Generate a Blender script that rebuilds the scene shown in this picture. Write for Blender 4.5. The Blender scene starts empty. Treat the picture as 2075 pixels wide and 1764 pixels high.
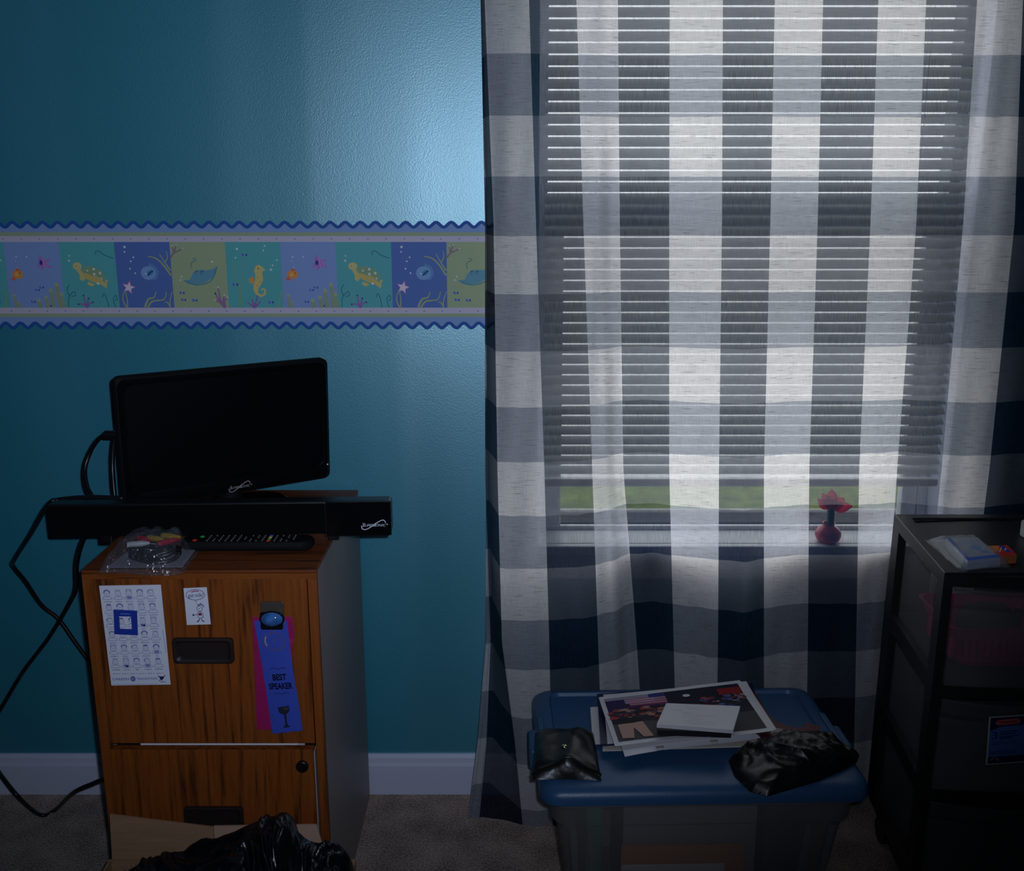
import bpy, bmesh, math, random
from mathutils import Vector, Matrix, Euler, noise

rnd = random.Random(11)
sc = bpy.context.scene
COL = sc.collection
R = math.radians

# ------------------------------------------------------------------ camera
FPX, TILT, CAM = 2000.0, R(13.7), Vector((0.0, 0.0, 1.30))
cd = bpy.data.cameras.new('camera')
cd.sensor_fit = 'HORIZONTAL'; cd.sensor_width = 36.0; cd.lens = FPX / 2075 * 36.0
cd.clip_start = 0.02; cd.clip_end = 200
cam = bpy.data.objects.new('camera', cd); COL.objects.link(cam)
cam.location = CAM; cam.rotation_euler = (R(90) - TILT, 0, 0)
sc.camera = cam

# ------------------------------------------------------------------ sky, flash, exposure
w = bpy.data.worlds.new('overcast_sky'); sc.world = w; w.use_nodes = True
bg = w.node_tree.nodes['Background']
bg.inputs[0].default_value = (0.90, 0.96, 1.0, 1); bg.inputs[1].default_value = 4.8

def lamp(name, kind, loc, target, energy, color, **kw):
    l = bpy.data.lights.new(name, kind); l.energy = energy; l.color = color
    for k, v in kw.items(): setattr(l, k, v)
    o = bpy.data.objects.new(name, l); COL.objects.link(o); o.location = loc
    o.rotation_euler = (Vector(target) - Vector(loc)).to_track_quat('-Z', 'Y').to_euler()
    return o
# the camera's own built-in flash, a few centimetres beside the lens
lamp('camera_flash', 'SPOT', (0.032, 0.012, 1.325), (-0.28, 1.96, 1.24), 45.0, (0.83, 0.94, 1.20),
     spot_size=R(96), spot_blend=1.0, shadow_soft_size=0.010)
# sampling portal for the daylight that enters by the window (gives off no light of its own)
po = lamp('window_portal', 'AREA', (0.476, 2.115, 1.26), (0.476, 0.0, 1.26), 1.0, (1, 1, 1), shape='RECTANGLE', size=0.86, size_y=1.40)
po.data.cycles.is_portal = True

sc.view_settings.view_transform = 'Standard'; sc.view_settings.look = 'None'
sc.view_settings.exposure = 0.0; sc.view_settings.gamma = 1.0; sc.view_settings.use_curve_mapping = False
sc.cycles.use_denoising = True
sc.cycles.max_bounces = 10; sc.cycles.diffuse_bounces = 5; sc.cycles.transparent_max_bounces = 24
sc.cycles.transmission_bounces = 6; sc.cycles.caustics_reflective = False; sc.cycles.caustics_refractive = False
sc.cycles.sample_clamp_indirect = 6.0

# ------------------------------------------------------------------ photo measurements -> places in the room
def ray(px, py):
    a, b = (px - 1037.5) / FPX, (882.0 - py) / FPX
    return Vector((a, math.cos(TILT) + b * math.sin(TILT), -math.sin(TILT) + b * math.cos(TILT)))
def P(px, py, Y):
    d = ray(px, py); return CAM + d * (Y / d.y)
def Pz(px, py, z):
    d = ray(px, py); return CAM + d * ((z - CAM.z) / d.z)
def zof(py, Y): return P(1037.5, py, Y).z
def s2l(c):
    return tuple(((x / 255) / 12.92 if x / 255 <= 0.04045 else ((x / 255 + 0.055) / 1.055) ** 2.4) for x in c)

# ------------------------------------------------------------------ materials
MATS = {}
def mat(name, col=(0.5, 0.5, 0.5), rough=0.5, spec=0.5, metal=0.0, bump=None, var=None, **kw):
    """bump = (scale, distance[, detail]); var = (scale, amount, stretch xyz)"""
    if name in MATS: return MATS[name]
    m = bpy.data.materials.new(name); m.use_nodes = True
    nt = m.node_tree; p = nt.nodes['Principled BSDF']
    p.inputs['Base Color'].default_value = (*col, 1); p.inputs['Roughness'].default_value = rough
    p.inputs['Specular IOR Level'].default_value = spec; p.inputs['Metallic'].default_value = metal
    for k, v in kw.items(): p.inputs[k.replace('_', ' ')].default_value = v
    tc = nt.nodes.new('ShaderNodeTexCoord')
    if var:
        mp = nt.nodes.new('ShaderNodeMapping'); nt.links.new(tc.outputs['Object'], mp.inputs[0])
        if len(var) > 2: mp.inputs['Scale'].default_value = var[2]
        n = nt.nodes.new('ShaderNodeTexNoise'); n.inputs['Scale'].default_value = var[0]; n.inputs['Detail'].default_value = 5
        nt.links.new(mp.outputs[0], n.inputs['Vector'])
        mr = nt.nodes.new('ShaderNodeMapRange'); mr.inputs[1].default_value = 0.25; mr.inputs[2].default_value = 0.75
        mr.inputs[3].default_value = 1 - var[1]; mr.inputs[4].default_value = 1 + var[1]
        nt.links.new(n.outputs[0], mr.inputs[0])
        mx = nt.nodes.new('ShaderNodeMix'); mx.data_type = 'RGBA'; mx.blend_type = 'MULTIPLY'; mx.inputs[0].default_value = 1
        mx.inputs[6].default_value = (*col, 1); nt.links.new(mr.outputs[0], mx.inputs[7])
        nt.links.new(mx.outputs[2], p.inputs['Base Color'])
    if bump:
        n = nt.nodes.new('ShaderNodeTexNoise'); n.inputs['Scale'].default_value = bump[0]
        n.inputs['Detail'].default_value = bump[2] if len(bump) > 2 else 3
        nt.links.new(tc.outputs['Object'], n.inputs['Vector'])
        b = nt.nodes.new('ShaderNodeBump'); b.inputs['Distance'].default_value = bump[1]; b.inputs['Strength'].default_value = 1
        nt.links.new(n.outputs[0], b.inputs['Height']); nt.links.new(b.outputs[0], p.inputs['Normal'])
    MATS[name] = m
    return m

def film(name, col, see, rough=0.35, gloss=0.1, bump=None):
    """thin frosted or clear plastic: see-through share + diffuse tint + gloss"""
    if name in MATS: return MATS[name]
    m = bpy.data.materials.new(name); m.use_nodes = True; nt = m.node_tree; nt.nodes.clear()
    out = nt.nodes.new('ShaderNodeOutputMaterial'); tr = nt.nodes.new('ShaderNodeBsdfTransparent')
    di = nt.nodes.new('ShaderNodeBsdfDiffuse'); di.inputs[0].default_value = (*col, 1)
    tl = nt.nodes.new('ShaderNodeBsdfTranslucent'); tl.inputs[0].default_value = (*col, 1)
    gl = nt.nodes.new('ShaderNodeBsdfGlossy'); gl.inputs['Roughness'].default_value = rough
    m1 = nt.nodes.new('ShaderNodeMixShader'); m1.inputs[0].default_value = 0.4
    m2 = nt.nodes.new('ShaderNodeMixShader'); m2.inputs[0].default_value = see
    m3 = nt.nodes.new('ShaderNodeMixShader'); m3.inputs[0].default_value = gloss
    L = nt.links.new
    L(di.outputs[0], m1.inputs[1]); L(tl.outputs[0], m1.inputs[2])
    L(m1.outputs[0], m2.inputs[1]); L(tr.outputs[0], m2.inputs[2])
    L(m2.outputs[0], m3.inputs[1]); L(gl.outputs[0], m3.inputs[2]); L(m3.outputs[0], out.inputs[0])
    if bump:
        tc = nt.nodes.new('ShaderNodeTexCoord'); n = nt.nodes.new('ShaderNodeTexNoise'); n.inputs['Scale'].default_value = bump[0]
        L(tc.outputs['Object'], n.inputs['Vector'])
        b = nt.nodes.new('ShaderNodeBump'); b.inputs['Distance'].default_value = bump[1]
        L(n.outputs[0], b.inputs['Height']); L(b.outputs[0], gl.inputs['Normal']); L(b.outputs[0], di.inputs['Normal'])
    MATS[name] = m
    return m

def wood(name, stretch, base=(0.275, 0.072, 0.011), dark=(0.07, 0.019, 0.004), seed=0.0):
    if name in MATS: return MATS[name]
    m = bpy.data.materials.new(name); m.use_nodes = True; nt = m.node_tree; p = nt.nodes['Principled BSDF']; L = nt.links.new
    tc = nt.nodes.new('ShaderNodeTexCoord'); mp = nt.nodes.new('ShaderNodeMapping')
    mp.inputs['Scale'].default_value = stretch; mp.inputs['Location'].default_value = (seed, seed * 1.7, seed * 0.6)
    L(tc.outputs['Object'], mp.inputs[0])
    n1 = nt.nodes.new('ShaderNodeTexNoise'); n1.inputs['Scale'].default_value = 190; n1.inputs['Detail'].default_value = 6; n1.inputs['Roughness'].default_value = 0.65
    L(mp.outputs[0], n1.inputs['Vector'])
    wv = nt.nodes.new('ShaderNodeTexNoise'); wv.inputs['Scale'].default_value = 9; wv.inputs['Detail'].default_value = 1.0
    L(mp.outputs[0], wv.inputs['Vector'])
    fr = nt.nodes.new('ShaderNodeMath'); fr.operation = 'MULTIPLY'; fr.inputs[1].default_value = 11; L(wv.outputs[0], fr.inputs[0])
    pp = nt.nodes.new('ShaderNodeMath'); pp.operation = 'PINGPONG'; pp.inputs[1].default_value = 0.5; L(fr.outputs[0], pp.inputs[0])
    mr = nt.nodes.new('ShaderNodeMapRange'); mr.inputs[1].default_value = 0.0; mr.inputs[2].default_value = 0.22; L(pp.outputs[0], mr.inputs[0])
    ml = nt.nodes.new('ShaderNodeMath'); ml.operation = 'MULTIPLY_ADD'; ml.inputs[1].default_value = 0.20; ml.inputs[2].default_value = -0.06
    L(mr.outputs[0], ml.inputs[0])
    ad = nt.nodes.new('ShaderNodeMath'); ad.operation = 'ADD'; L(n1.outputs[0], ad.inputs[0]); L(ml.outputs[0], ad.inputs[1])
    cr = nt.nodes.new('ShaderNodeValToRGB'); e = cr.color_ramp.elements
    e[0].position = 0.36; e[0].color = (*dark, 1); e[1].position = 0.80; e[1].color = (*base, 1)
    e2 = cr.color_ramp.elements.new(0.56); e2.color = (*[0.74 * b + 0.1 * d for b, d in zip(base, dark)], 1)
    L(ad.outputs[0], cr.inputs[0]); L(cr.outputs[0], p.inputs['Base Color'])
    p.inputs['Roughness'].default_value = 0.5; p.inputs['Specular IOR Level'].default_value = 0.25
    MATS[name] = m
    return m

def printmat():
    if 'print' in MATS: return MATS['print']
    m = bpy.data.materials.new('printed_ink'); m.use_nodes = True; nt = m.node_tree; p = nt.nodes['Principled BSDF']
    a = nt.nodes.new('ShaderNodeVertexColor'); a.layer_name = 'ink'
    nt.links.new(a.outputs[0], p.inputs['Base Color']); p.inputs['Roughness'].default_value = 0.6
    p.inputs['Specular IOR Level'].default_value = 0.2
    MATS['print'] = m
    return m

# ------------------------------------------------------------------ mesh helpers
def add_box(bm, x0, x1, y0, y1, z0, z1, bev=0.0, seg=2, M=None):
    vs = [bm.verts.new((x, y, z)) for x in (x0, x1) for y in (y0, y1) for z in (z0, z1)]
    fs = [bm.faces.new([vs[i] for i in q]) for q in ((0, 1, 3, 2), (4, 6, 7, 5), (0, 4, 5, 1), (2, 3, 7, 6), (0, 2, 6, 4), (1, 5, 7, 3))]
    if bev > 0:
        r = bmesh.ops.bevel(bm, geom=list({e for f in fs for e in f.edges}), offset=bev, segments=seg, affect='EDGES', profile=0.5)
        vs = list({v for f in r['faces'] for v in f.verts} | {v for v in vs if v.is_valid})
    if M is not None: bmesh.ops.transform(bm, matrix=M, verts=[v for v in vs if v.is_valid])
    return bm
def box(*a, **k): return add_box(bmesh.new(), *a, **k)

def add_lathe(bm, prof, c=(0, 0, 0), n=24, axis='Z', cap=True):
    rings = []
    for r, h in prof:
        ring = []
        for i in range(n):
            t = 2 * math.pi * i / n; a, b = r * math.cos(t), r * math.sin(t)
            v = (a, b, h) if axis == 'Z' else ((a, h, b) if axis == 'Y' else (h, a, b))
            ring.append(bm.verts.new(Vector(c) + Vector(v)))
        rings.append(ring)
    for p, q in zip(rings, rings[1:]):
        for i in range(n): bm.faces.new((p[i], p[(i + 1) % n], q[(i + 1) % n], q[i]))
    if cap:
        if prof[0][0] > 1e-6: bm.faces.new(rings[0])
        if prof[-1][0] > 1e-6: bm.faces.new(rings[-1])
    return bm

def smooth_path(pts, n=8):
    pts = [Vector(p) for p in pts]; out = []
    for i in range(len(pts) - 1):
        p0, p1, p2, p3 = pts[max(i - 1, 0)], pts[i], pts[i + 1], pts[min(i + 2, len(pts) - 1)]
        for k in range(n):
            t = k / n
            out.append(0.5 * ((2 * p1) + (p2 - p0) * t + (2 * p0 - 5 * p1 + 4 * p2 - p3) * t * t + (3 * p1 - p0 - 3 * p2 + p3) * t ** 3))
    out.append(pts[-1]); return out

def add_tube(bm, pts, r, n=8, sm=6):
    pts = smooth_path(pts, sm) if sm else [Vector(p) for p in pts]
    rings = []; up = Vector((0.31, 0.2, 0.93))
    for i, p in enumerate(pts):
        d = (pts[min(i + 1, len(pts) - 1)] - pts[max(i - 1, 0)]).normalized()
        a = d.cross(up)
        if a.length < 1e-3: a = d.cross(Vector((1, 0, 0)))
        a.normalize(); b = d.cross(a)
        rings.append([bm.verts.new(p + (a * math.cos(2 * math.pi * k / n) + b * math.sin(2 * math.pi * k / n)) * r) for k in range(n)])
    for p, q in zip(rings, rings[1:]):
        for k in range(n): bm.faces.new((p[k], p[(k + 1) % n], q[(k + 1) % n], q[k]))
    bm.faces.new(rings[0]); bm.faces.new(rings[-1]); return bm

def add_prism(bm, pts, vec):
    """closed outline (3D points) pushed along vec"""
    a = [bm.verts.new(p) for p in pts]; b = [bm.verts.new(Vector(p) + Vector(vec)) for p in pts]
    bm.faces.new(a); bm.faces.new(b)
    for i in range(len(a)): bm.faces.new((a[i], a[(i + 1) % len(a)], b[(i + 1) % len(a)], b[i]))
    return bm

def rrect(x0, x1, y0, y1, r, n=5):
    out = []
    for cx, cy, a0 in ((x1 - r, y1 - r, 0), (x0 + r, y1 - r, 90), (x0 + r, y0 + r, 180), (x1 - r, y0 + r, 270)):
        for i in range(n + 1):
            t = R(a0 + 90 * i / n); out.append((cx + r * math.cos(t), cy + r * math.sin(t)))
    return out

def add_loft(bm, loops, cap0=True, cap1=True):
    rings = [[bm.verts.new(p) for p in l] for l in loops]
    for p, q in zip(rings, rings[1:]):
        for i in range(len(p)): bm.faces.new((p[i], p[(i + 1) % len(p)], q[(i + 1) % len(p)], q[i]))
    if cap0: bm.faces.new(rings[0])
    if cap1: bm.faces.new(rings[-1])
    return bm

def add_grid(bm, fn, nu, nv, uv=False):
    vs = [[bm.verts.new(fn(i / nu, j / nv)) for i in range(nu + 1)] for j in range(nv + 1)]
    for j in range(nv):
        for i in range(nu): bm.faces.new((vs[j][i], vs[j][i + 1], vs[j + 1][i + 1], vs[j + 1][i]))
    return bm

PM = {}
def obj(name, bm, m, parent=None, smooth=False, angle=None):
    bmesh.ops.recalc_face_normals(bm, faces=bm.faces[:])
    me = bpy.data.meshes.new(name)
    if parent is not None and parent.name in PM: bm.transform(PM[parent.name].inverted())
    bm.to_mesh(me); bm.free()
    if smooth:
        me.polygons.foreach_set('use_smooth', [True] * len(me.polygons))
        if angle: me.set_sharp_from_angle(angle=R(angle))
    me.materials.append(m)
    o = bpy.data.objects.new(name, me); COL.objects.link(o)
    if parent is not None:
        o.parent = parent
        if parent.name in PM: PM[o.name] = PM[parent.name]
    return o

def tag(o, label=None, cat=None, group=None, kind=None):
    for k, v in (('label', label), ('category', cat), ('group', group), ('kind', kind)):
        if v: o[k] = v
    return o

def thing(name, label, cat, loc=(0, 0, 0), M=None, group=None, kind=None):
    """an Empty at the thing's base; parts are built in room coordinates"""
    o = bpy.data.objects.new(name, None); COL.objects.link(o); o.empty_display_size = 0.05
    Mx = M if M is not None else Matrix.Translation(Vector(loc))
    o.matrix_world = Mx; PM[o.name] = Mx
    return tag(o, label, cat, group, kind)

# ------------------------------------------------------------------ flat print (ink shapes a hair above their paper)
class Ink:
    def __init__(s): s.sh = []; s.k = 0
    def poly(s, pts, col):
        s.k += 1; s.sh.append(([tuple(p) for p in pts], [tuple(range(len(pts)))], s2l(col), s.k)); return s
    def disc(s, x, y, r, col, ry=None, n=14, rot=0):
        ry = ry or r; c, q = math.cos(rot), math.sin(rot)
        return s.poly([(x + r * math.cos(t) * c - ry * math.sin(t) * q, y + r * math.cos(t) * q + ry * math.sin(t) * c)
                       for t in (2 * math.pi * i / n for i in range(n))], col)
    def rect(s, x0, y0, x1, y1, col): return s.poly([(x0, y0), (x1, y0), (x1, y1), (x0, y1)], col)
    def line(s, pts, wd, col, closed=False, sm=0):
        if sm: pts = [(p.x, p.y) for p in smooth_path([(a, b, 0) for a, b in pts], sm)]
        if closed: pts = list(pts) + [pts[0]]
        s.k += 1; V = []; Fc = []
        wd = wd if isinstance(wd, (list, tuple)) else (wd, wd)
        for i, p in enumerate(pts):
            a, b = pts[max(i - 1, 0)], pts[min(i + 1, len(pts) - 1)]
            if closed and i in (0, len(pts) - 1): a, b = pts[-2], pts[1]
            dx, dy = b[0] - a[0], b[1] - a[1]; l = math.hypot(dx, dy) or 1; q = wd[0] + (wd[1] - wd[0]) * i / max(len(pts) - 1, 1)
            V += [(p[0] - dy / l * q / 2, p[1] + dx / l * q / 2), (p[0] + dy / l * q / 2, p[1] - dx / l * q / 2)]
            if i: Fc.append((2 * i - 2, 2 * i - 1, 2 * i + 1, 2 * i))
        s.sh.append((V, Fc, s2l(col), s.k)); return s
    def ring(s, x, y, r, wd, col, ry=None, a0=0, a1=360, n=18):
        ry = ry or r
        return s.line([(x + r * math.cos(R(a0 + (a1 - a0) * i / n)), y + ry * math.sin(R(a0 + (a1 - a0) * i / n))) for i in range(n + 1)], wd, col)
    def text(s, body, x, y, size, col, width=None, shear=0.0, bold=0.0, align='CENTER', flip=True):
        """flip: the ink's y runs downwards"""
        cu = bpy.data.curves.new('lettering', 'FONT'); cu.body = body; cu.size = size; cu.align_x = align; cu.shear = shear; cu.offset = bold
        cu.resolution_u = 3
        t = bpy.data.objects.new('lettering', cu); COL.objects.link(t)
        dg = bpy.context.evaluated_depsgraph_get(); me = t.evaluated_get(dg).to_mesh()
        V = [(v.co.x, v.co.y) for v in me.vertices]; Fc = [tuple(p.vertices) for p in me.polygons]
        t.evaluated_get(dg).to_mesh_clear(); bpy.data.objects.remove(t); bpy.data.curves.remove(cu)
        if not V: return s
        sx = 1.0
        if width:
            xs = [v[0] for v in V]; sx = width / max(max(xs) - min(xs), 1e-9)
        s.k += 1
        s.sh.append(([(x + v[0] * sx, y - v[1] if flip else y + v[1]) for v in V], Fc, s2l(col), s.k)); return s
    def build(s, name, fn, parent=None, step=0.00005):
        """fn(x, y, h) -> room point"""
        bm = bmesh.new(); la = bm.loops.layers.float_color.new('ink')
        for V, Fc, col, k in s.sh:
            vs = [bm.verts.new(fn(x, y, k * step)) for x, y in V]
            for q in Fc:
                try: f = bm.faces.new([vs[i] for i in q])
                except ValueError: continue
                for l in f.loops: l[la] = (*col, 1)
        return obj(name, bm, printmat(), parent)

def quad_fn(tl, tr, br, bl, w, h, nrm=None, lift=0.0):
    """maps ink x 0..w, y 0..h (downwards) onto a four-cornered sheet"""
    tl, tr, br, bl = map(Vector, (tl, tr, br, bl))
    nrm = Vector(nrm) if nrm is not None else (bl - tl).cross(tr - tl).normalized()
    def fn(x, y, k):
        u, v = x / w, y / h
        return (tl * (1 - u) + tr * u) * (1 - v) + (bl * (1 - u) + br * u) * v + nrm * (k + lift)
    return fn

# ================================================================== THE ROOM
WALL = 1.965                       # room face of the window wall
XL, XR, YB, ZC = -2.05, 1.50, -1.70, 2.44
OX0, OX1, OZ0, OZ1 = 0.052, 0.900, 0.586, 1.960      # window opening

def wall_paint():
    m = bpy.data.materials.new('teal_satin_paint'); m.use_nodes = True; nt = m.node_tree; p = nt.nodes['Principled BSDF']; L = nt.links.new
    p.inputs['Base Color'].default_value = (0.022, 0.235, 0.320, 1)
    p.inputs['Specular IOR Level'].default_value = 0.8; p.inputs['IOR'].default_value = 2.4; p.inputs['Specular Tint'].default_value = (0.60, 0.92, 1.0, 1)
    tc = nt.nodes.new('ShaderNodeTexCoord')
    # roller laps: upright strips of slightly different sheen
    mp = nt.nodes.new('ShaderNodeMapping'); mp.inputs['Scale'].default_value = (4.6, 1, 0.10); mp.inputs['Location'].default_value = (0.62, 0, 0)
    L(tc.outputs['Object'], mp.inputs[0])
    n = nt.nodes.new('ShaderNodeTexNoise'); n.inputs['Scale'].default_value = 1.0; n.inputs['Detail'].default_value = 1.0; L(mp.outputs[0], n.inputs['Vector'])
    mr = nt.nodes.new('ShaderNodeMapRange'); mr.inputs[1].default_value = 0.42; mr.inputs[2].default_value = 0.55
    mr.inputs[3].default_value = 0.43; mr.inputs[4].default_value = 0.385; L(n.outputs[0], mr.inputs[0]); L(mr.outputs[0], p.inputs['Roughness'])
    # lap edges where the roller passes met: the later coat has more sheen
    sx = nt.nodes.new('ShaderNodeSeparateXYZ'); L(tc.outputs['Object'], sx.inputs[0])
    def lap(x0, x1):
        q = nt.nodes.new('ShaderNodeMapRange'); q.interpolation_type = 'SMOOTHSTEP'; q.inputs[1].default_value = x0; q.inputs[2].default_value = x1
        q.inputs[3].default_value = 0.62; q.inputs[4].default_value = 0.86; L(sx.outputs[0], q.inputs[0]); return q.outputs[0]
    gt = nt.nodes.new('ShaderNodeMath'); gt.operation = 'GREATER_THAN'; gt.inputs[1].default_value = 1.14; L(sx.outputs[2], gt.inputs[0])
    mxl = nt.nodes.new('ShaderNodeMix'); mxl.data_type = 'FLOAT'; L(gt.outputs[0], mxl.inputs[0]); L(lap(-0.25, -0.20), mxl.inputs[2]); L(lap(-0.405, -0.372), mxl.inputs[3])
    L(mxl.outputs[0], p.inputs['Specular IOR Level'])
    # orange-peel relief
    b1 = nt.nodes.new('ShaderNodeTexNoise'); b1.inputs['Scale'].default_value = 380; b1.inputs['Detail'].default_value = 2.5
    L(tc.outputs['Object'], b1.inputs['Vector'])
    bu = nt.nodes.new('ShaderNodeBump'); bu.inputs['Distance'].default_value = 0.00036; bu.inputs['Strength'].default_value = 0.8
    L(b1.outputs[0], bu.inputs['Height']); L(bu.outputs[0], p.inputs['Normal'])
    MATS['wall'] = m
    return m
wall_paint()
mat('trim_white', (0.62, 0.66, 0.82), 0.35, 0.5)
mat('window_vinyl', (0.72, 0.74, 0.76), 0.4)
mat('ceiling_white', (0.7, 0.7, 0.7), 0.9, 0.1, bump=(60, 0.002))
mat('plain_wall', (0.022, 0.235, 0.320), 0.5, 0.3, bump=(130, 0.0008))

def carpet():
    m = bpy.data.materials.new('brown_carpet'); m.use_nodes = True; nt = m.node_tree; p = nt.nodes['Principled BSDF']; L = nt.links.new
    tc = nt.nodes.new('ShaderNodeTexCoord')
    n1 = nt.nodes.new('ShaderNodeTexNoise'); n1.inputs['Scale'].default_value = 260; n1.inputs['Detail'].default_value = 3
    n2 = nt.nodes.new('ShaderNodeTexNoise'); n2.inputs['Scale'].default_value = 14; n2.inputs['Detail'].default_value = 3
    L(tc.outputs['Object'], n1.inputs['Vector']); L(tc.outputs['Object'], n2.inputs['Vector'])
    ad = nt.nodes.new('ShaderNodeMath'); ad.operation = 'MULTIPLY_ADD'; ad.inputs[1].default_value = 0.45; L(n2.outputs[0], ad.inputs[0]); L(n1.outputs[0], ad.inputs[2])
    cr = nt.nodes.new('ShaderNodeValToRGB'); cr.color_ramp.elements[0].position = 0.5; cr.color_ramp.elements[0].color = (0.12, 0.086, 0.068, 1)
    cr.color_ramp.elements[1].position = 0.92; cr.color_ramp.elements[1].color = (0.62, 0.46, 0.37, 1)
    L(ad.outputs[0], cr.inputs[0]); L(cr.outputs[0], p.inputs['Base Color'])
    p.inputs['Roughness'].default_value = 0.95; p.inputs['Specular IOR Level'].default_value = 0.05; p.inputs['Sheen Weight'].default_value = 0.15
    bu = nt.nodes.new('ShaderNodeBump'); bu.inputs['Distance'].default_value = 0.004; L(n1.outputs[0], bu.inputs['Height']); L(bu.outputs[0], p.inputs['Normal'])
    MATS['carpet'] = m
carpet()
def struct(name, bm, m, **k): return tag(obj(name, bm, m, **k), kind='structure')

struct('floor', box(XL, XR, YB, WALL + 0.12, -0.06, 0.0), MATS['carpet'])
struct('ceiling', box(XL, XR, YB, WALL + 0.12, ZC, ZC + 0.08), MATS['ceiling_white'])
struct('wall_left', box(XL - 0.1, XL, YB, WALL + 0.12, -0.06, ZC + 0.08), MATS['plain_wall'])
struct('wall_right', box(XR, XR + 0.1, YB, WALL + 0.12, -0.06, ZC + 0.08), MATS['plain_wall'])
struct('wall_front', box(XL, XR, YB - 0.1, YB, -0.06, ZC + 0.08), MATS['plain_wall'])
# window wall with its opening
bm = bmesh.new()
gx, gz = [XL, OX0, OX1, XR], [-0.06, OZ0, OZ1, ZC + 0.08]
for Y in (WALL, WALL + 0.14):
    g = [[bm.verts.new((x, Y, z)) for x in gx] for z in gz]
    for j in range(3):
        for i in range(3):
            if (i, j) != (1, 1): bm.faces.new((g[j][i], g[j][i + 1], g[j + 1][i + 1], g[j + 1][i]))
for a, b in (((OX0, OZ0), (OX1, OZ0)), ((OX1, OZ0), (OX1, OZ1)), ((OX1, OZ1), (OX0, OZ1)), ((OX0, OZ1), (OX0, OZ0))):
    bm.faces.new([bm.verts.new(p) for p in ((a[0], WALL, a[1]), (b[0], WALL, b[1]), (b[0], WALL + 0.14, b[1]), (a[0], WALL + 0.14, a[1]))])
bmesh.ops.remove_doubles(bm, verts=bm.verts[:], dist=1e-5)
wb = struct('wall_back', bm, MATS['wall'])
wb.data.materials.append(MATS['trim_white'])      # the window reveal is painted white
for pl_ in wb.data.polygons:
    if abs(pl_.normal.y) < 0.5: pl_.material_index = 1

def baseboard(name, p0, p1, nrm):
    prof = [(0, 0), (0.014, 0), (0.014, 0.070), (0.011, 0.078), (0.010, 0.088), (0.004, 0.095), (0, 0.095)]
    bm = bmesh.new(); n = Vector(nrm)
    add_prism(bm, [Vector(p0) + n * a + Vector((0, 0, b)) for a, b in prof], Vector(p1) - Vector(p0))
    return struct(name, bm, MATS['trim_white'])
baseboard('baseboard_back', (XL, WALL, 0), (XR, WALL, 0), (0, -1, 0))
baseboard('baseboard_left', (XL, YB, 0), (XL, WALL - 0.014, 0), (1, 0, 0))
baseboard('baseboard_right', (XR, YB, 0), (XR, WALL - 0.014, 0), (-1, 0, 0))

# ---- window: sash frame, meeting rail, panes, sill
win = thing('window_1', 'white double hung window behind the checked curtain', None, (0.476, 2.03, OZ0), kind='structure')
V = MATS['window_vinyl']
obj('sill', box(OX0 + 0.0005, OX1 - 0.0005, 1.9655, 2.0475, OZ0 - 0.012, OZ0 + 0.002, 0.001), V, win)
obj('sill_nosing', box(OX0 - 0.03, OX1 + 0.03, 1.944, WALL - 0.0005, OZ0 - 0.021, OZ0 + 0.002, 0.003), V, win)
obj('apron', box(OX0 - 0.02, OX1 + 0.02, 1.955, WALL - 0.0003, OZ0 - 0.075, OZ0 - 0.0215, 0.003), V, win)
FY0, FY1 = 2.048, 2.104
JW, SW_ = 0.020, 0.034
for x0, x1, s0, s1 in ((OX0, OX0 + JW, OX0 + JW, OX0 + JW + SW_), (OX1 - JW, OX1, OX1 - JW - SW_, OX1 - JW)):
    obj('jamb_liner', box(x0 + 0.0005, x1 - 0.0002, FY0, FY1, OZ0 + 0.0005, OZ1 - 0.0005, 0.002), V, win)
    obj('sash_stile', box(s0, s1, FY0 + 0.003, FY0 + 0.030, OZ0 + 0.0005, 1.2318, 0.003), V, win)
for z0, z1, n in ((1.232, 1.304, 'meeting_rail'), (OZ1 - 0.05, OZ1, 'top_rail')):
    obj(n, box(OX0 + JW, OX1 - JW, FY0 + 0.002, FY1 - 0.002, z0 + 0.0006, z1 - 0.0006, 0.003), V, win)
obj('bottom_rail', box(OX0 + JW, OX1 - JW, FY0 + 0.002, FY0 + 0.014, OZ0 + 0.0005, 0.597, 0.001), V, win)
obj('dark_cover_strip', box(OX0 + 0.001, OX1 - 0.001, FY0 + 0.022, FY1, OZ0 + 0.0008, OZ0 + 0.006, 0.001), mat('cover_dark', (0.03, 0.03, 0.032), 0.9, 0.1), win)  # dark strip added over the lit outer reveal to take its bright line away
glass = film('window_glass', (0.8, 0.85, 0.85), 0.95, 0.02, 0.04)
for z0, z1, y, iw in ((0.6005, 1.2315, 2.064, JW + SW_ + .001), (1.3045, OZ1 - 0.0505, 2.086, JW + .001)):
    obj('pane', box(OX0 + iw, OX1 - iw, y, y + 0.004, z0, z1), glass, win)

# ---- outdoors
lawn = mat('lawn_green', (0.115, 0.165, 0.012), 0.9, 0.1, var=(9, 0.45), bump=(60, 0.03))
tag(obj('lawn', box(-14, 16, 5.56, 6.1, -0.62, -0.50), lawn), 'green lawn outside beyond the window', 'lawn', kind='stuff')

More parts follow.
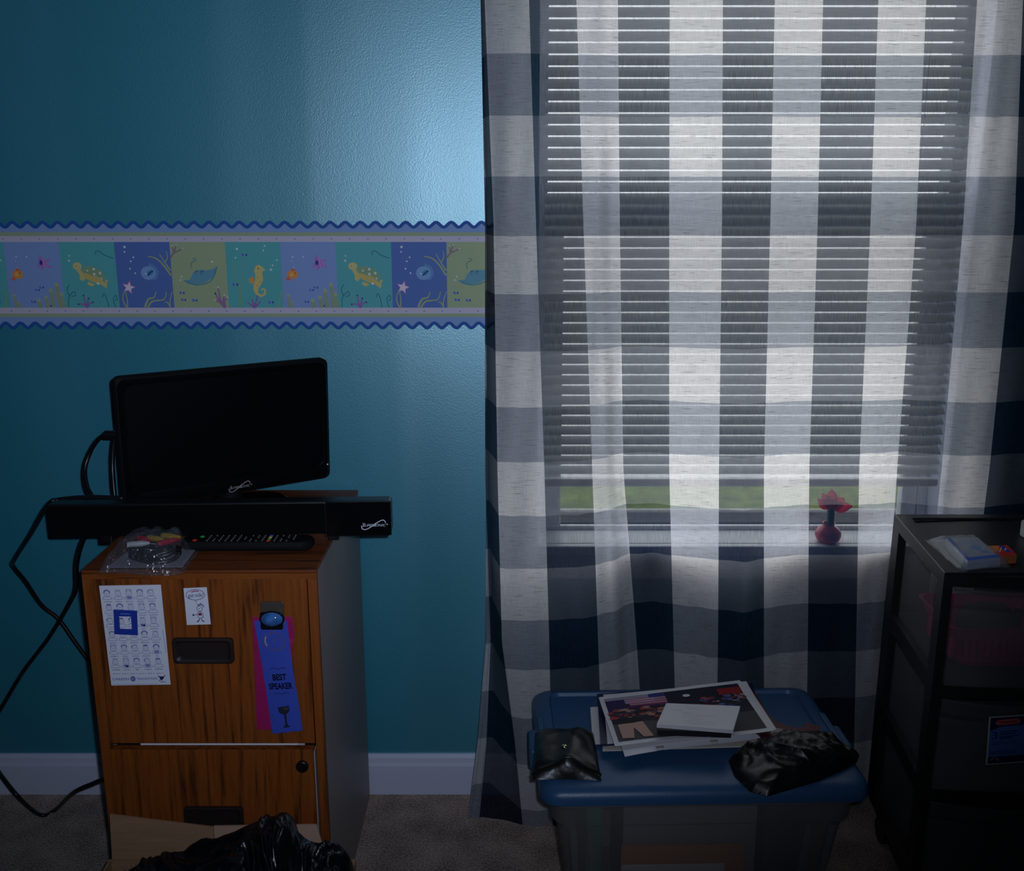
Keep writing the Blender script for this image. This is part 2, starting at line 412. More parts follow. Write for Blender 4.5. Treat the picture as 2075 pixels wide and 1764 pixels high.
struct('garden_bed', box(-14, 16, 2.25, 5.52, -0.62, -0.51), mat('dark_mulch', (0.035, 0.030, 0.030), 0.95, 0.05, var=(20, 0.5), bump=(30, 0.03)))
struct('garden_edging', box(-14, 16, 5.53, 5.56, -0.62, -0.497, 0.004), mat('edging_pale', (0.30, 0.30, 0.28), 0.8))
tag(obj('reflector', box(-30, 32, 6.1, 60, -0.62, -0.51), mat('pale_concrete', (0.55, 0.55, 0.54), 0.9, 0.1, var=(3, 0.1))), 'pale concrete street added beyond the lawn to brighten the blind gaps', 'reflector', kind='structure')  # pale ground added to keep the blind's lower gaps bright

# ================================================================== WINDOW BLIND
blind = thing('window_blind', 'white slatted mini blind lowered almost to the sill behind checked curtain', 'blind', (0.476, 1.986, 0.707))
def slat_mat():
    m = bpy.data.materials.new('blind_vinyl'); m.use_nodes = True; nt = m.node_tree; nt.nodes.clear(); L = nt.links.new
    out = nt.nodes.new('ShaderNodeOutputMaterial'); d = nt.nodes.new('ShaderNodeBsdfDiffuse'); t = nt.nodes.new('ShaderNodeBsdfTranslucent')
    d.inputs[0].default_value = (0.80, 0.80, 0.79, 1); t.inputs[0].default_value = (0.62, 0.62, 0.60, 1)
    mx = nt.nodes.new('ShaderNodeMixShader'); mx.inputs[0].default_value = 0.40
    L(d.outputs[0], mx.inputs[1]); L(t.outputs[0], mx.inputs[2]); L(mx.outputs[0], out.inputs[0]); return m
slm = slat_mat(); MATS['slat'] = slm
BX0, BX1, BY, PITCH, ST = 0.064, 0.888, 1.986, 0.0212, R(50)
bm = bmesh.new(); N = 6
ring = [((i / N - 0.5) * 0.0245, 0.0022 * (1 - (2 * i / N - 1) ** 2)) for i in range(N + 1)]
ra = [bm.verts.new((-(BX1 - BX0) / 2, y, z)) for y, z in ring]; rb = [bm.verts.new(((BX1 - BX0) / 2, y, z)) for y, z in ring]
for i in range(N): bm.faces.new((ra[i], ra[i + 1], rb[i + 1], rb[i]))
slat_me = bpy.data.meshes.new('slat'); bm.to_mesh(slat_me); bm.free(); slat_me.materials.append(slm)
slat_me.polygons.foreach_set('use_smooth', [True] * len(slat_me.polygons))
zs = 0.742; k = 0
while zs + k * PITCH < 1.915:
    o = bpy.data.objects.new('slat', slat_me); COL.objects.link(o); o.parent = blind
    # tilt shaped by height so a thin bright line shows between all slats
    sl_ = (zs + k * PITCH - 1.30) / 1.986
    ti = math.asin(min(0.99, (PITCH - 0.0030) / 0.0245 / math.hypot(1, sl_))) + math.atan(sl_)
    o.location = (0.0, 0.0, zs + k * PITCH - 0.707); o.rotation_euler = (ti + R(rnd.uniform(-0.7, 0.7)), 0, 0); k += 1
obj('bottom_rail', box(BX0, BX1, BY - 0.011, BY + 0.011, 0.7085, 0.7245, 0.003), mat('blind_rail', (0.75, 0.75, 0.74), 0.4), blind)
obj('head_rail', box(BX0, BX1, BY - 0.018, BY + 0.014, 1.922, 1.958, 0.002), MATS['blind_rail'], blind)
for x in (BX0 + 0.10, BX1 - 0.10):
    for dy in (-0.0095, 0.0095):
        bm = bmesh.new(); add_tube(bm, [(x, BY + dy, 0.72), (x, BY + dy, 1.925)], 0.0004, 5, 0); obj('ladder_cord', bm, MATS['blind_rail'], blind)

# ================================================================== CURTAIN
YS = [0, 450, 950, 1300, 1500, 1660]
EDGE = [  # left to right: where each stripe edge sits at the six heights above
    [979, 987, 985, 984, 968, 948], [974, 983, 983, 994, 986, 971], [982, 1000, 1008, 1017, 1043, 1058],
    [1072, 1086, 1103, 1113, 1117, 1120], [1168, 1182, 1200, 1212, 1219, 1224], [1252, 1256, 1263, 1290, 1303, 1312],
    [1357, 1356, 1356, 1365, 1370, 1372], [1465, 1463, 1457, 1455, 1452, 1450], [1570, 1561, 1548, 1548, 1548, 1548],
    [1668, 1657, 1640, 1637, 1634, 1632], [1780, 1764, 1741, 1735, 1731, 1728], [1877, 1857, 1818, 1797, 1790, 1785],
    [1980, 1952, 1908, 1872, 1858, 1850], [2073, 2056, 2005, 1960, 1943, 1934], [2170, 2146, 2090, 2045, 2026, 2016]]
DEP = [(2, 9.0), (2.5, 9.6), (3, 9.2), (3.6, 8.6), (4, 7.2), (4.45, 5.0), (4.8, 2.0), (5, 0.8), (5.5, 0.1), (6, 1.4), (6.4, 2.7), (7, 4.2),
       (7.55, 5.6), (8, 3.7), (8.45, 2.0), (9, 1.2), (9.6, 1.4), (10, 1.3), (10.5, 0.6), (11, -0.6), (11.5, 0.8), (12, 2.4), (12.5, 3.6), (13, 3.0), (13.6, 1.0), (14, 0.2)]
def lerp_tab(tab, x):
    for (a, p), (b, q) in zip(tab, tab[1:]):
        if x <= b:
            t = max(0.0, (x - a) / (b - a)); t = t * t * (3 - 2 * t) * 0.5 + t * 0.5; return p + (q - p) * t
    return tab[-1][1]
def edge_px(u, py):
    i = min(int(u), 13); t = u - i
    def at(e):
        for (a, p), (b, q) in zip(list(zip(YS, e)), list(zip(YS, e))[1:]):
            if py <= b or b == YS[-1]: return p + (q - p) * max(-1.2, (py - a) / (b - a))
    return at(EDGE[i]) * (1 - t) + at(EDGE[i + 1]) * t
Z6, ROW = 1.0103, 0.1075
def curtain_pt(u, v):
    z = Z6 + (6 - v) * ROW
    amp = 0.30 + 0.70 * min(1, max(0, (1.60 - z) / 1.15))
    low = min(1, max(0, (0.62 - z) / 0.5)); low = low * low * (3 - 2 * low)
    if u >= 2: Y = 1.928 - lerp_tab(DEP, u) * 0.0104 * amp
    else:
        Y2 = 1.928 - DEP[0][1] * 0.0104 * amp; t = 2 - u
        back = Y2 + (1.950 - Y2) * min(1, t * 1.25)
        front = Y2 + 0.012 * math.sin(t * 2.2) + 0.016 * t
        Y = back * (1 - low) + front * low
        z += 0.045 * low * min(1, t * 1.3) * (1 if z > 0.03 else 0)
    Y += 0.0025 * math.sin(u * 9.1 + v * 0.7) * math.sin(v * 0.9 + u) + 0.0015 * noise.noise(Vector((u * 2.3, v * 1.1, 3)))
    # row of the photo that this height falls on, then across to the stripe edge
    d = (z - CAM.z) / Y
    b = math.tan(math.atan(d) + TILT); py = 882 - b * FPX
    px = edge_px(u, py)
    X = (px - 1037.5) / FPX * Y / (math.cos(TILT) + b * math.sin(TILT))
    return Vector((X, Y, max(z, 0.004)))
def curtain_mat():
    m = bpy.data.materials.new('checked_voile'); m.use_nodes = True; nt = m.node_tree; nt.nodes.clear(); L = nt.links.new
    def math_(op, a, b=None, c=None):
        q = nt.nodes.new('ShaderNodeMath'); q.operation = op
        for i, v in enumerate((a, b, c)):
            if v is None: continue
            if isinstance(v, (int, float)): q.inputs[i].default_value = v
            else: L(v, q.inputs[i])
        return q.outputs[0]
    def mix(f, a, b):
        q = nt.nodes.new('ShaderNodeMix'); q.data_type = 'RGBA'; L(f, q.inputs[0])
        for i, v in ((6, a), (7, b)):
            if isinstance(v, tuple): q.inputs[i].default_value = (*v, 1)
            else: L(v, q.inputs[i])
        return q.outputs[2]
    uv = nt.nodes.new('ShaderNodeUVMap'); uv.uv_map = 'weave'
    sp = nt.nodes.new('ShaderNodeSeparateXYZ'); L(uv.outputs[0], sp.inputs[0])
    warp = math_('MODULO', math_('FLOOR', sp.outputs[0]), 2.0); weft = math_('MODULO', math_('FLOOR', sp.outputs[1]), 2.0)
    def thread(su, sv, scale, det=2):
        mp = nt.nodes.new('ShaderNodeMapping'); mp.inputs['Scale'].default_value = (su, sv, 1); L(uv.outputs[0], mp.inputs[0])
        n = nt.nodes.new('ShaderNodeTexNoise'); n.inputs['Scale'].default_value = scale; n.inputs['Detail'].default_value = det
        L(mp.outputs[0], n.inputs['Vector']); return n.outputs[0]
    vert = thread(42, 3.0, 1.4); horz = thread(2.2, 48, 1.3); slub = thread(5.5, 120, 0.50, 1)
    sl = nt.nodes.new('ShaderNodeMapRange'); sl.inputs[1].default_value = 0.65; sl.inputs[2].default_value = 0.70; L(slub, sl.inputs[0])
    col = mix(warp, mix(weft, (0.74, 0.70, 0.68), (0.36, 0.365, 0.40)), mix(weft, (0.105, 0.112, 0.140), (0.012, 0.021, 0.046)))
    shade = math_('ADD', math_('MULTIPLY_ADD', vert, 0.5, 0.50), math_('MULTIPLY_ADD', horz, 0.5, 0.0))
    sh = nt.nodes.new('ShaderNodeMix'); sh.data_type = 'RGBA'; sh.blend_type = 'MULTIPLY'; sh.inputs[0].default_value = 1
    L(col, sh.inputs[6]); L(shade, sh.inputs[7])
    slubf = math_('MULTIPLY', sl.outputs[0], math_('SUBTRACT', 1.0, warp))
    col2 = mix(math_('MULTIPLY', slubf, 0.55), sh.outputs[2], (0.10, 0.09, 0.09))
    see = nt.nodes.new('ShaderNodeMix'); see.data_type = 'FLOAT'; L(warp, see.inputs[0]); see.inputs[2].default_value = 0.095; see.inputs[3].default_value = 0.165
    see2 = math_('MULTIPLY', see.outputs[0], math_('MULTIPLY_ADD', vert, 1.1, 0.45))
    out = nt.nodes.new('ShaderNodeOutputMaterial'); d = nt.nodes.new('ShaderNodeBsdfDiffuse'); t = nt.nodes.new('ShaderNodeBsdfTranslucent'); tr = nt.nodes.new('ShaderNodeBsdfTransparent')
    L(col2, d.inputs[0]); L(col2, t.inputs[0])
    m1 = nt.nodes.new('ShaderNodeMixShader'); m1.inputs[0].default_value = 0.50; L(d.outputs[0], m1.inputs[1]); L(t.outputs[0], m1.inputs[2])
    m2 = nt.nodes.new('ShaderNodeMixShader'); L(see2, m2.inputs[0]); L(m1.outputs[0], m2.inputs[1]); L(tr.outputs[0], m2.inputs[2])
    L(m2.outputs[0], out.inputs[0]); return m
bm = bmesh.new(); uvl = bm.loops.layers.uv.new('weave')
NU, V0, V1, NV = 14 * 16, -3.9, 15.35, 190
rows = []
for j in range(NV + 1):
    v = V0 + (V1 - V0) * j / NV; rows.append([(bm.verts.new(curtain_pt(i / 16, v)), (i / 16, v + 4.0)) for i in range(NU + 1)])
for j in range(NV):
    for i in range(NU):
        q = (rows[j][i], rows[j][i + 1], rows[j + 1][i + 1], rows[j + 1][i])
        f = bm.faces.new([a[0] for a in q])
        for l, a in zip(f.loops, q): l[uvl].uv = a[1]
cur = obj('curtain', bm, curtain_mat(), smooth=True)
tag(cur, 'sheer navy and white checked curtain hanging over the window down to the carpet', 'curtain')
rodt = thing('curtain_rod', 'white curtain rod above the window', 'curtain rod', (0.48, 1.905, 2.06))
bm = bmesh.new(); add_tube(bm, [(-0.12, 1.905, 2.085), (1.12, 1.905, 2.085)], 0.008, 10, 0); obj('rod', bm, MATS['window_vinyl'], rodt)
for x in (-0.115, 1.115):
    obj('bracket', box(x - 0.006, x + 0.006, 1.90, WALL - 0.001, 2.078, 2.092, 0.002), MATS['window_vinyl'], rodt)

# ================================================================== WALLPAPER BORDER
BYY = WALL - 0.0006
bord = thing('wallpaper_border', 'pastel undersea wallpaper border with wavy blue edges across the teal wall', 'wallpaper border', (-0.9, WALL, 1.145))
PXM = 0.0009726
def bfn(x, y, k): return Vector(((x - 1037.5) * PXM, BYY - k, zof(y, WALL)))
BX_0, BX_1 = -1020, 1062
ink = Ink()
top = [(x, 455 + 5 * math.cos((x - 22) / 30.3 * 2 * math.pi)) for x in range(BX_0, BX_1, 3)]
bot = [(x, 659 - 5 * math.cos((x - 30) / 30.3 * 2 * math.pi)) for x in range(BX_0, BX_1, 3)]
LAV, OLV, WHT, BLU = (132, 162, 208), (160, 176, 142), (200, 194, 210), (38, 88, 166)
ink.k += 1
n = len(top); ink.sh.append((top + bot, [(i, i + 1, n + i + 1, n + i) for i in range(n - 1)], s2l(LAV), ink.k))
for a, b, c in ((470.5, 478, OLV), (478, 490, WHT), (623, 635, WHT), (635, 642, OLV)): ink.rect(BX_0, a, BX_1 - 3, b, c)
ink.line(top, 6.5, BLU); ink.line(bot, 6.5, BLU)
for i in range(57):
    for y in (483.5, 629.5): ink.disc(BX_0 + 12 + i * 36.6, y, 1.3, (90, 110, 170), n=6)
ink.build('border_strip', bfn, bord)
TEAL, BLUP, NAVY, OLIV = (92, 178, 178), (134, 162, 212), (88, 118, 184), (166, 182, 142)
W_, H_ = 111.4, 133
def bubbles(k, pts, c=(215, 225, 240), r=1.6):
    for x, y in pts: k.disc(x, y, r * (1 if (x * 7) % 3 else 1.4), c, n=8)
def minifish(k, x, y, s=1.0):
    k.disc(x, y, 4.2 * s, (120, 150, 215), 2.6 * s, 10, 0.3); k.poly([(x + 3 * s, y), (x + 6.5 * s, y - 2.5 * s), (x + 6 * s, y + 3 * s)], (40, 60, 140))
    k.line([(x - 1.5 * s, y - 2.2 * s), (x - .5 * s, y + 2.2 * s)], 1.2 * s, (40, 60, 140))
def p_fish(k):
    k.rect(0, 0, W_, H_, BLUP)
    k.disc(22, 66, 11, (232, 150, 74), 9); k.poly([(14, 70), (6, 76), (18, 78)], (226, 110, 74)); k.poly([(16, 58), (22, 53), (30, 59)], (226, 110, 74))
    k.disc(20, 66, 4, (240, 180, 90)); k.disc(27, 63, 1.2, (60, 50, 80), n=6)
    k.poly([(69, 24), (77, 36), (92, 36), (84, 43), (94, 53), (80, 50), (72, 58), (71, 50), (62, 52), (67, 42)], (178, 122, 198))
    k.disc(72, 42, 3, (48, 60, 140), 5); k.line([(77, 34), (80, 52)], 1.6, (214, 150, 210)); k.line([(83, 37), (86, 50)], 1.4, (214, 150, 210))
    for x, y in ((66, 92), (57, 97), (46, 121), (78, 129)): minifish(k, x, y)
    for x, y0, w in ((86, 98, 8), (99, 86, 8), (75, 112, 8), (107, 106, 7), (60, 118, 8), (11, 108, 6), (18, 122, 4)):
        k.line([(x + 3, H_), (x, y0)], (w, w), (150, 166, 132)); k.disc(x, y0, w / 2, (168, 184, 140), n=10)
    bubbles(k, ((24, 30), (22, 38), (45, 30), (25, 51)), r=1.1)
def p_turtle(k):
    k.rect(0, 0, W_, H_, TEAL)
    k.disc(64, 66, 25, (140, 170, 132), 15, 20, 0.42); k.disc(63, 75, 28, (206, 186, 106), 6, 16, 0.42)
    k.disc(33, 49, 9, (212, 198, 128), 8); k.poly([(36, 50), (45, 66), (40, 72), (30, 56)], (208, 194, 122)); k.disc(30, 49, 1, (60, 60, 60), n=6)
    k.poly([(36, 66), (48, 72), (42, 80), (36, 76)], (208, 194, 122)); k.poly([(52, 80), (66, 86), (58, 90), (50, 86)], (208, 194, 122))
    k.disc(69, 74, 9, (200, 186, 120), 5, 10, 0.3); k.poly([(76, 80), (90, 84), (88, 94), (80, 88)], (208, 194, 122)); k.poly([(86, 78), (94, 76), (88, 86)], (208, 194, 122))
    bubbles(k, ((53, 58), (66, 55), (78, 63), (80, 74), (66, 65), (72, 84)), (220, 226, 214), 2.0); bubbles(k, ((18, 38), (19, 28)))
    for x, y0 in ((40, 108), (50, 114), (58, 122), (28, 126)): k.line([(46, H_), (44 + (x - 44) * .4, 125), (x, y0)], (3.4, 2.4), (150, 106, 176)); k.disc(x, y0, 1.8, (74, 54, 140), n=8)
    for pts in ([(8, 132), (10, 112), (22, 100), (24, 108), (16, 110)], [(14, 86), (8, 96), (12, 110)], [(90, 132), (86, 112), (82, 104), (78, 112)], [(104, 132), (100, 116), (106, 108), (108, 116), (103, 118)],
                [(108, 33), (90, 26), (80, 18), (73, 20), (74, 26)]): k.line(pts, 1.2, (36, 92, 116), sm=4)
def p_puffer(k):
    k.rect(0, 0, W_, H_, NAVY)
    for i in range(11):
        a = R(-75 + i * 13); k.line([(64 + 14 * math.cos(a), 63 + 13 * math.sin(a)), (64 + 21 * math.cos(a), 62 + 19 * math.sin(a))], 1.5, (120, 178, 214))
    k.disc(64, 63, 15, (128, 166, 214), 14); k.disc(68, 62, 7.5, (66, 146, 186), 5, 12, -0.6); k.line([(63, 68), (68, 62), (74, 58)], 2.2, (24, 46, 100)); k.disc(59, 64, 1.5, (240, 240, 250), n=8)
    st = [(22 + (12 if i % 2 == 0 else 5.2) * math.sin(i * math.pi / 5 + .25), 92 - (12 if i % 2 == 0 else 5.2) * math.cos(i * math.pi / 5 + .25)) for i in range(10)]
    k.poly([(22 + (x - 22) * 1.2, 92 + (y - 92) * 1.2) for x, y in st], (218, 128, 176)); k.poly(st, (232, 214, 230))
    bubbles(k, ((21, 10), (20, 20), (37, 31), (31, 39), (28, 54), (38, 63)), r=1.8)
    G = (164, 178, 130)
    for pts, w in (([(110, 68), (96, 46), (82, 33), (66, 29)], (4, 2)), ([(110, 58), (100, 42), (90, 24)], (3.4, 1.5)), ([(101, 40), (106, 30), (104, 18)], (2.5, 1.2)),
                   ([(14, 132), (8, 116), (13, 98)], (3, 1.5)), ([(16, 132), (17, 116), (14, 96)], (3, 1.5)), ([(52, 132), (60, 116), (72, 112), (77, 100)], (5, 1.5)),
                   ([(58, 132), (68, 120), (92, 116), (98, 100)], (4, 1.5)), ([(104, 132), (98, 122), (92, 122)], (3, 1.5)), ([(103, 132), (104, 118), (110, 100)], (3, 1.5))): k.line(pts, w, G, sm=4)
def p_ray(k):
    k.rect(0, 0, W_, H_, OLIV)
    k.poly([(24, 78), (36, 76), (42, 64), (50, 57), (62, 56), (70, 57), (80, 56), (92, 50), (90, 64), (80, 74), (66, 83), (48, 86), (32, 85)], (104, 160, 178))
    k.line([(24, 78), (36, 84), (50, 87), (68, 84), (82, 75), (93, 50)], 1.6, (60, 130, 150), sm=4); k.line([(42, 54), (40, 46), (44, 40), (50, 38), (50, 34), (44, 34)], 1.5, (72, 136, 140), sm=4)
    for x in (50, 61): k.line([(x - 3, 62), (x, 59), (x + 4, 60)], 1.2, (36, 70, 100)); k.disc(x, 65, 1, (36, 70, 100), n=6)
    for x, y in ((16, 103), (18, 117), (41, 118)): minifish(k, x, y, 1.1)
    M_ = (150, 124, 138)
    for x, y in ((14, 6), (26, 14), (6, 8)): k.line([(0, 32), (8, 22), (x, y)], (4, 2.4), M_); k.disc(x, y, 1.6, (214, 206, 214), n=8)
    M2 = (156, 118, 158)
    for x, y in ((92, 92), (86, 104), (104, 108), (110, 112), (84, 118)): k.line([(104, H_), (98 + (x - 98) * .4, 120), (x, y)], (5, 3), M2); k.disc(x, y, 2, (214, 206, 214) if x != 86 else (60, 50, 120), n=8)
    bubbles(k, ((20, 70), (17, 77), (84, 40)), r=1.6)
def p_horse(k):
    k.rect(0, 0, W_, H_, TEAL)
    Yl = (214, 196, 118)
    k.poly([(60, 48), (66, 46), (73, 51), (79, 57), (72, 60), (72, 68), (73, 76), (68, 86), (62, 94), (61, 102), (66, 107), (73, 104), (74, 98), (70, 96), (68, 100), (67, 95), (74, 93), (78, 98), (76, 107), (67, 112), (56, 106), (52, 96), (53, 86), (56, 78), (58, 66), (55, 58)], Yl)
    k.poly([(54, 70), (44, 74), (45, 84), (54, 84)], (232, 160, 82)); k.disc(64, 54, 1.3, (60, 50, 50), n=6)
    for x, y in ((62, 72), (66, 80), (60, 88)): k.disc(x, y, 1.8, (232, 160, 82), n=8)
    for x, y in ((38, 122), (48, 116), (60, 108), (66, 120)): k.line([(52, H_), (x, y)], (4, 2.6), (150, 106, 176))
    for pts in ([(20, 132), (24, 100), (16, 70), (18, 40)], [(26, 132), (28, 96), (34, 60)]): k.line(pts, 2.4, (132, 172, 128), sm=4)
    k.line([(100, 132), (104, 116), (110, 100)], (3, 1.4), (150, 176, 110), sm=3)
    for x, y in ((84, 122), (36, 26), (14, 86)): minifish(k, x, y, 1.2)
    bubbles(k, ((24, 14), (80, 8), (77, 17), (103, 37), (94, 47), (90, 56), (20, 32)), r=1.7)
seq = [p_horse, p_fish, p_turtle, p_puffer, p_ray]
for q in range(-13, 6):
    x0 = 460 + q * W_
    if x0 > BX_1 - 20: break
    k_ = Ink(); k_.k = 12; seq[q % 5](k_)
    xe = min(W_, BX_1 - 4 - x0)
    if xe < W_:   # last panel is cut where the strip ends behind the curtain
        k_.sh = [k_.sh[0]]; k_.sh[0] = ([(min(a, xe), b) for a, b in k_.sh[0][0]],) + k_.sh[0][1:]
    k_.build('border_panel', lambda x, y, k, x0=x0: bfn(x0 + x, 490 + y, k), bord)

# ================================================================== FILING CABINET
CX0, CX1, CY0, CY1, CZ = -0.697, -0.3165, 1.498, 1.945, 0.711
mat('cabinet_metal', (0.30, 0.245, 0.225), 0.45, 0.4, bump=(300, 0.0003))
mat('black_plastic', (0.006, 0.006, 0.007), 0.35, 0.4)
mat('matte_black', (0.006, 0.006, 0.007), 0.7, 0.15)
mat('light_metal', (0.45, 0.44, 0.42), 0.4, 0.5, 0.2)
cab = thing('filing_cabinet', 'two-drawer filing cabinet with wood-grain drawer fronts and grey metal sides', 'filing cabinet', ((CX0 + CX1) / 2, (CY0 + CY1) / 2, 0))
bm = bmesh.new()
for x0, x1 in ((CX0, CX0 + 0.0012), (CX1 - 0.0012, CX1)): add_box(bm, x0, x1, CY0 + 0.012, CY1, 0.0, CZ - 0.006)
add_box(bm, CX0 + 0.0012, CX1 - 0.0012, CY1 - 0.0012, CY1, 0.0, CZ - 0.006); add_box(bm, CX0 + 0.0012, CX1 - 0.0012, CY0 + 0.02, CY1 - 0.0012, 0.0, 0.012)
obj('body', bm, MATS['cabinet_metal'], cab)
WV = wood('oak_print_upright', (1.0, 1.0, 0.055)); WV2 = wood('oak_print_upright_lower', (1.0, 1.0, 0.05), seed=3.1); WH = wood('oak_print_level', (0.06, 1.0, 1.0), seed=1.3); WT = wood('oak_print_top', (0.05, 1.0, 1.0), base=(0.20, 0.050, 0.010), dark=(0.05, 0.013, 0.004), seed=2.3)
WS = wood('oak_print_stile', (1.0, 1.0, 0.03), base=(0.29, 0.078, 0.013), seed=5.0)
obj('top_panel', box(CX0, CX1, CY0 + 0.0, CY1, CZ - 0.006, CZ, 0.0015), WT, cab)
obj('face_frame_top', box(CX0, CX1, CY0, CY0 + 0.012, CZ - 0.0165, CZ - 0.0062, 0.0008), WH, cab)
obj('face_frame_side', box(CX0, CX0 + 0.0175, CY0, CY0 + 0.012, 0.0, CZ - 0.0166, 0.0008), WS, cab)
obj('face_frame_side', box(CX1 - 0.0150, CX1, CY0, CY0 + 0.012, 0.0, CZ - 0.0166, 0.0008), WS, cab)
obj('face_frame_bottom', box(CX0 + 0.0176, CX1 - 0.0151, CY0 + 0.001, CY0 + 0.012, 0.0, 0.048, 0.0008), WH, cab)
obj('inner_rail', box(CX0 + 0.0176, CX1 - 0.0151, CY0 + 0.030, CY0 + 0.034, 0.30, 0.47), MATS['matte_black'], cab)
def pull(parent, x0, x1, z0, z1, Y):
    def loop(ins, y): return [(a, y, b) for a, b in rrect(x0 + ins, x1 - ins, z0 + ins, z1 - ins, 0.006, 4)]
    bm = bmesh.new(); add_loft(bm, [loop(0, Y + 0.0005), loop(0.0005, Y - 0.0055), loop(0.003, Y - 0.0065), loop(0.006, Y - 0.0055), loop(0.009, Y - 0.0008)], False, True)
    for f in bm.faces: f.normal_update()
    return obj('handle', bm, mat('pull_brown_black', (0.020, 0.014, 0.013), 0.45, 0.4), parent, True, 40)
d1 = obj('drawer', box(CX0 + 0.0187, CX1 - 0.0163, CY0 - 0.0015, CY0 + 0.012, zof(1504.5, CY0), zof(1172.5, CY0), 0.0008), WV, cab)
d2 = obj('drawer', box(CX0 + 0.0187, CX1 - 0.0195, CY0 - 0.006, CY0 + 0.010, 0.050, zof(1515, CY0), 0.0008), WV2, cab)
pull(d1, P(352, 1315, CY0).x, P(475, 1315, CY0).x, zof(1341, CY0), zof(1290, CY0), CY0 - 0.0015)
pull(d2, P(377, 1650, CY0).x, P(496, 1650, CY0).x, zof(1690, CY0), zof(1628, CY0), CY0 - 0.006)
obj('drawer_side', box(CX1 - 0.0190, CX1 - 0.0172, CY0 - 0.002, CY0 + 0.10, 0.055, 0.386), MATS['light_metal'], d2)
lk = P(613, 1551, CY0 - 0.006)
bm = bmesh.new(); add_lathe(bm, [(0.0105, 0.0), (0.0105, -0.005), (0.0085, -0.0068), (0.0, -0.0068)], (lk.x, CY0 - 0.0055, lk.z), 20, 'Y')
lock = obj('lock', bm, MATS['black_plastic'], d2, True, 40)
# paper files showing in the slot between the two drawers
ff = thing('file_folder', 'white paper file edge showing in the slot between the cabinet drawers', 'folder', (-0.5, 1.53, 0.30))
a, b = P(287, 1510, CY0 + 0.016), P(604, 1510, CY0 + 0.016)
obj('sheet', box(a.x, b.x, CY0 + 0.0125, CY0 + 0.0140, 0.30, 0.4000), mat('folder_white', (0.75, 0.76, 0.80), 0.6), ff)
obj('tab', box(b.x - 0.05, b.x + 0.012, CY0 + 0.0145, CY0 + 0.0155, 0.30, 0.4020), mat('folder_grey', (0.5, 0.5, 0.5), 0.6), ff)

# ---- on the drawer front
DY = CY0 - 0.0015
def C4(pts, Y): return [P(x, y, Y) for x, y in pts]
def sheet(name, corners, th, m, parent=None):
    """thin sheet: corners on its back face, thickness th towards its normal"""
    tl, tr, br, bl = corners; n = (bl - tl).cross(tr - tl).normalized()
    bm = bmesh.new(); add_prism(bm, corners, n * th); return obj(name, bm, m, parent)
INKB = (74, 84, 150)
fc = C4(((201, 1186), (326, 1184), (346, 1386), (226, 1388)), DY - 0.0004)
chart = thing('feelings_chart', 'white magnetic chart of small cartoon faces on the upper drawer', 'chart', sum(fc, Vector()) / 4)
obj('card', (lambda bm: add_prism(bm, fc, (0, -0.0006, 0)))(bmesh.new()), mat('chart_white', (0.74, 0.76, 0.86), 0.45, 0.4), chart)
k = Ink(); caps = 'aggressive anxious arrogant bashful confident curious determined ecstatic envious exhausted guilty happy hopeful hurt innocent jealous lonely mischievous miserable negative optimistic pained prudish relieved sad satisfied shocked smug stubborn surprised'.split()
for r in range(6):
    for c in range(5):
        x, y = 14 + c * 22.5 + (r % 2) * 0.8, 17 + r * 28.3; h = (r * 5 + c) * 7 % 6
        k.ring(x, y, 5.6, 0.75, INKB, 6.2)
        if h == 0: k.ring(x, y - 2, 6.4, 1.6, INKB, 6.0, 180, 360)
        elif h == 1:
            for q in range(5): k.line([(x - 4 + q * 2, y - 5.5), (x - 5 + q * 2.5, y - 8.5)], 0.8, INKB)
        elif h == 2: k.ring(x - 3, y - 6, 2.6, 1.0, INKB, None, 120, 330, 8); k.ring(x + 3, y - 6, 2.6, 1.0, INKB, None, 210, 420, 8)
        elif h == 3: k.line([(x - 6, y - 3), (x - 5, y - 7), (x, y - 8), (x + 5, y - 7), (x + 6, y - 3)], 1.5, INKB)
        elif h == 4: k.ring(x, y - 5, 5.5, 0.8, INKB, 3, 180, 360, 8); k.line([(x - 7, y - 1), (x - 6, y - 6)], 1.2, INKB)
        else: k.poly([(x - 5, y - 4), (x - 4, y - 8), (x + 4, y - 8), (x + 5, y - 4)], (120, 130, 180))
        k.disc(x - 2, y - 1, 0.8, INKB, n=6); k.disc(x + 2, y - 1, 0.8, INKB, n=6); k.line([(x, y), (x - 0.8, y + 1.8)], 0.6, INKB)
        k.ring(x, y + (2.4 if h % 2 else 5.2), 2.4, 0.7, INKB, 1.3, *((15, 165) if h % 2 else (195, 345)), 6)
        k.line([(x - 10, y + 10.6), (x - 8, y + 6.5), (x - 4.5, y + 6)], 0.7, INKB); k.line([(x + 10, y + 10.6), (x + 8, y + 6.5), (x + 4.5, y + 6)], 0.7, INKB); k.line([(x - 9, y + 10.8), (x, y + 12), (x + 9, y + 10.8)], 0.7, INKB)
        if (r, c) in ((2, 3), (5, 1), (1, 1)): k.poly([(x - 5, y + 9), (x - 4, y + 6), (x, y + 7.4), (x + 4, y + 6), (x + 5, y + 10), (x + 1, y + 11), (x - 2, y + 9.5)], (22, 34, 120))
        if (r, c) in ((0, 2), (5, 3), (4, 4)): k.disc(x, y + 8, 5.5, (130, 140, 190), 3)
        k.text(caps[r * 5 + c].upper(), x, y + 17.3, 3.6, (60, 70, 140), min(17, 2.0 * len(caps[r * 5 + c])), bold=0.02)
[k.line([(7 + i * 6.1, 183), (11.6 + i * 6.1 - (i % 3), 183)], 1.3, (120, 130, 180)) for i in range(18)]
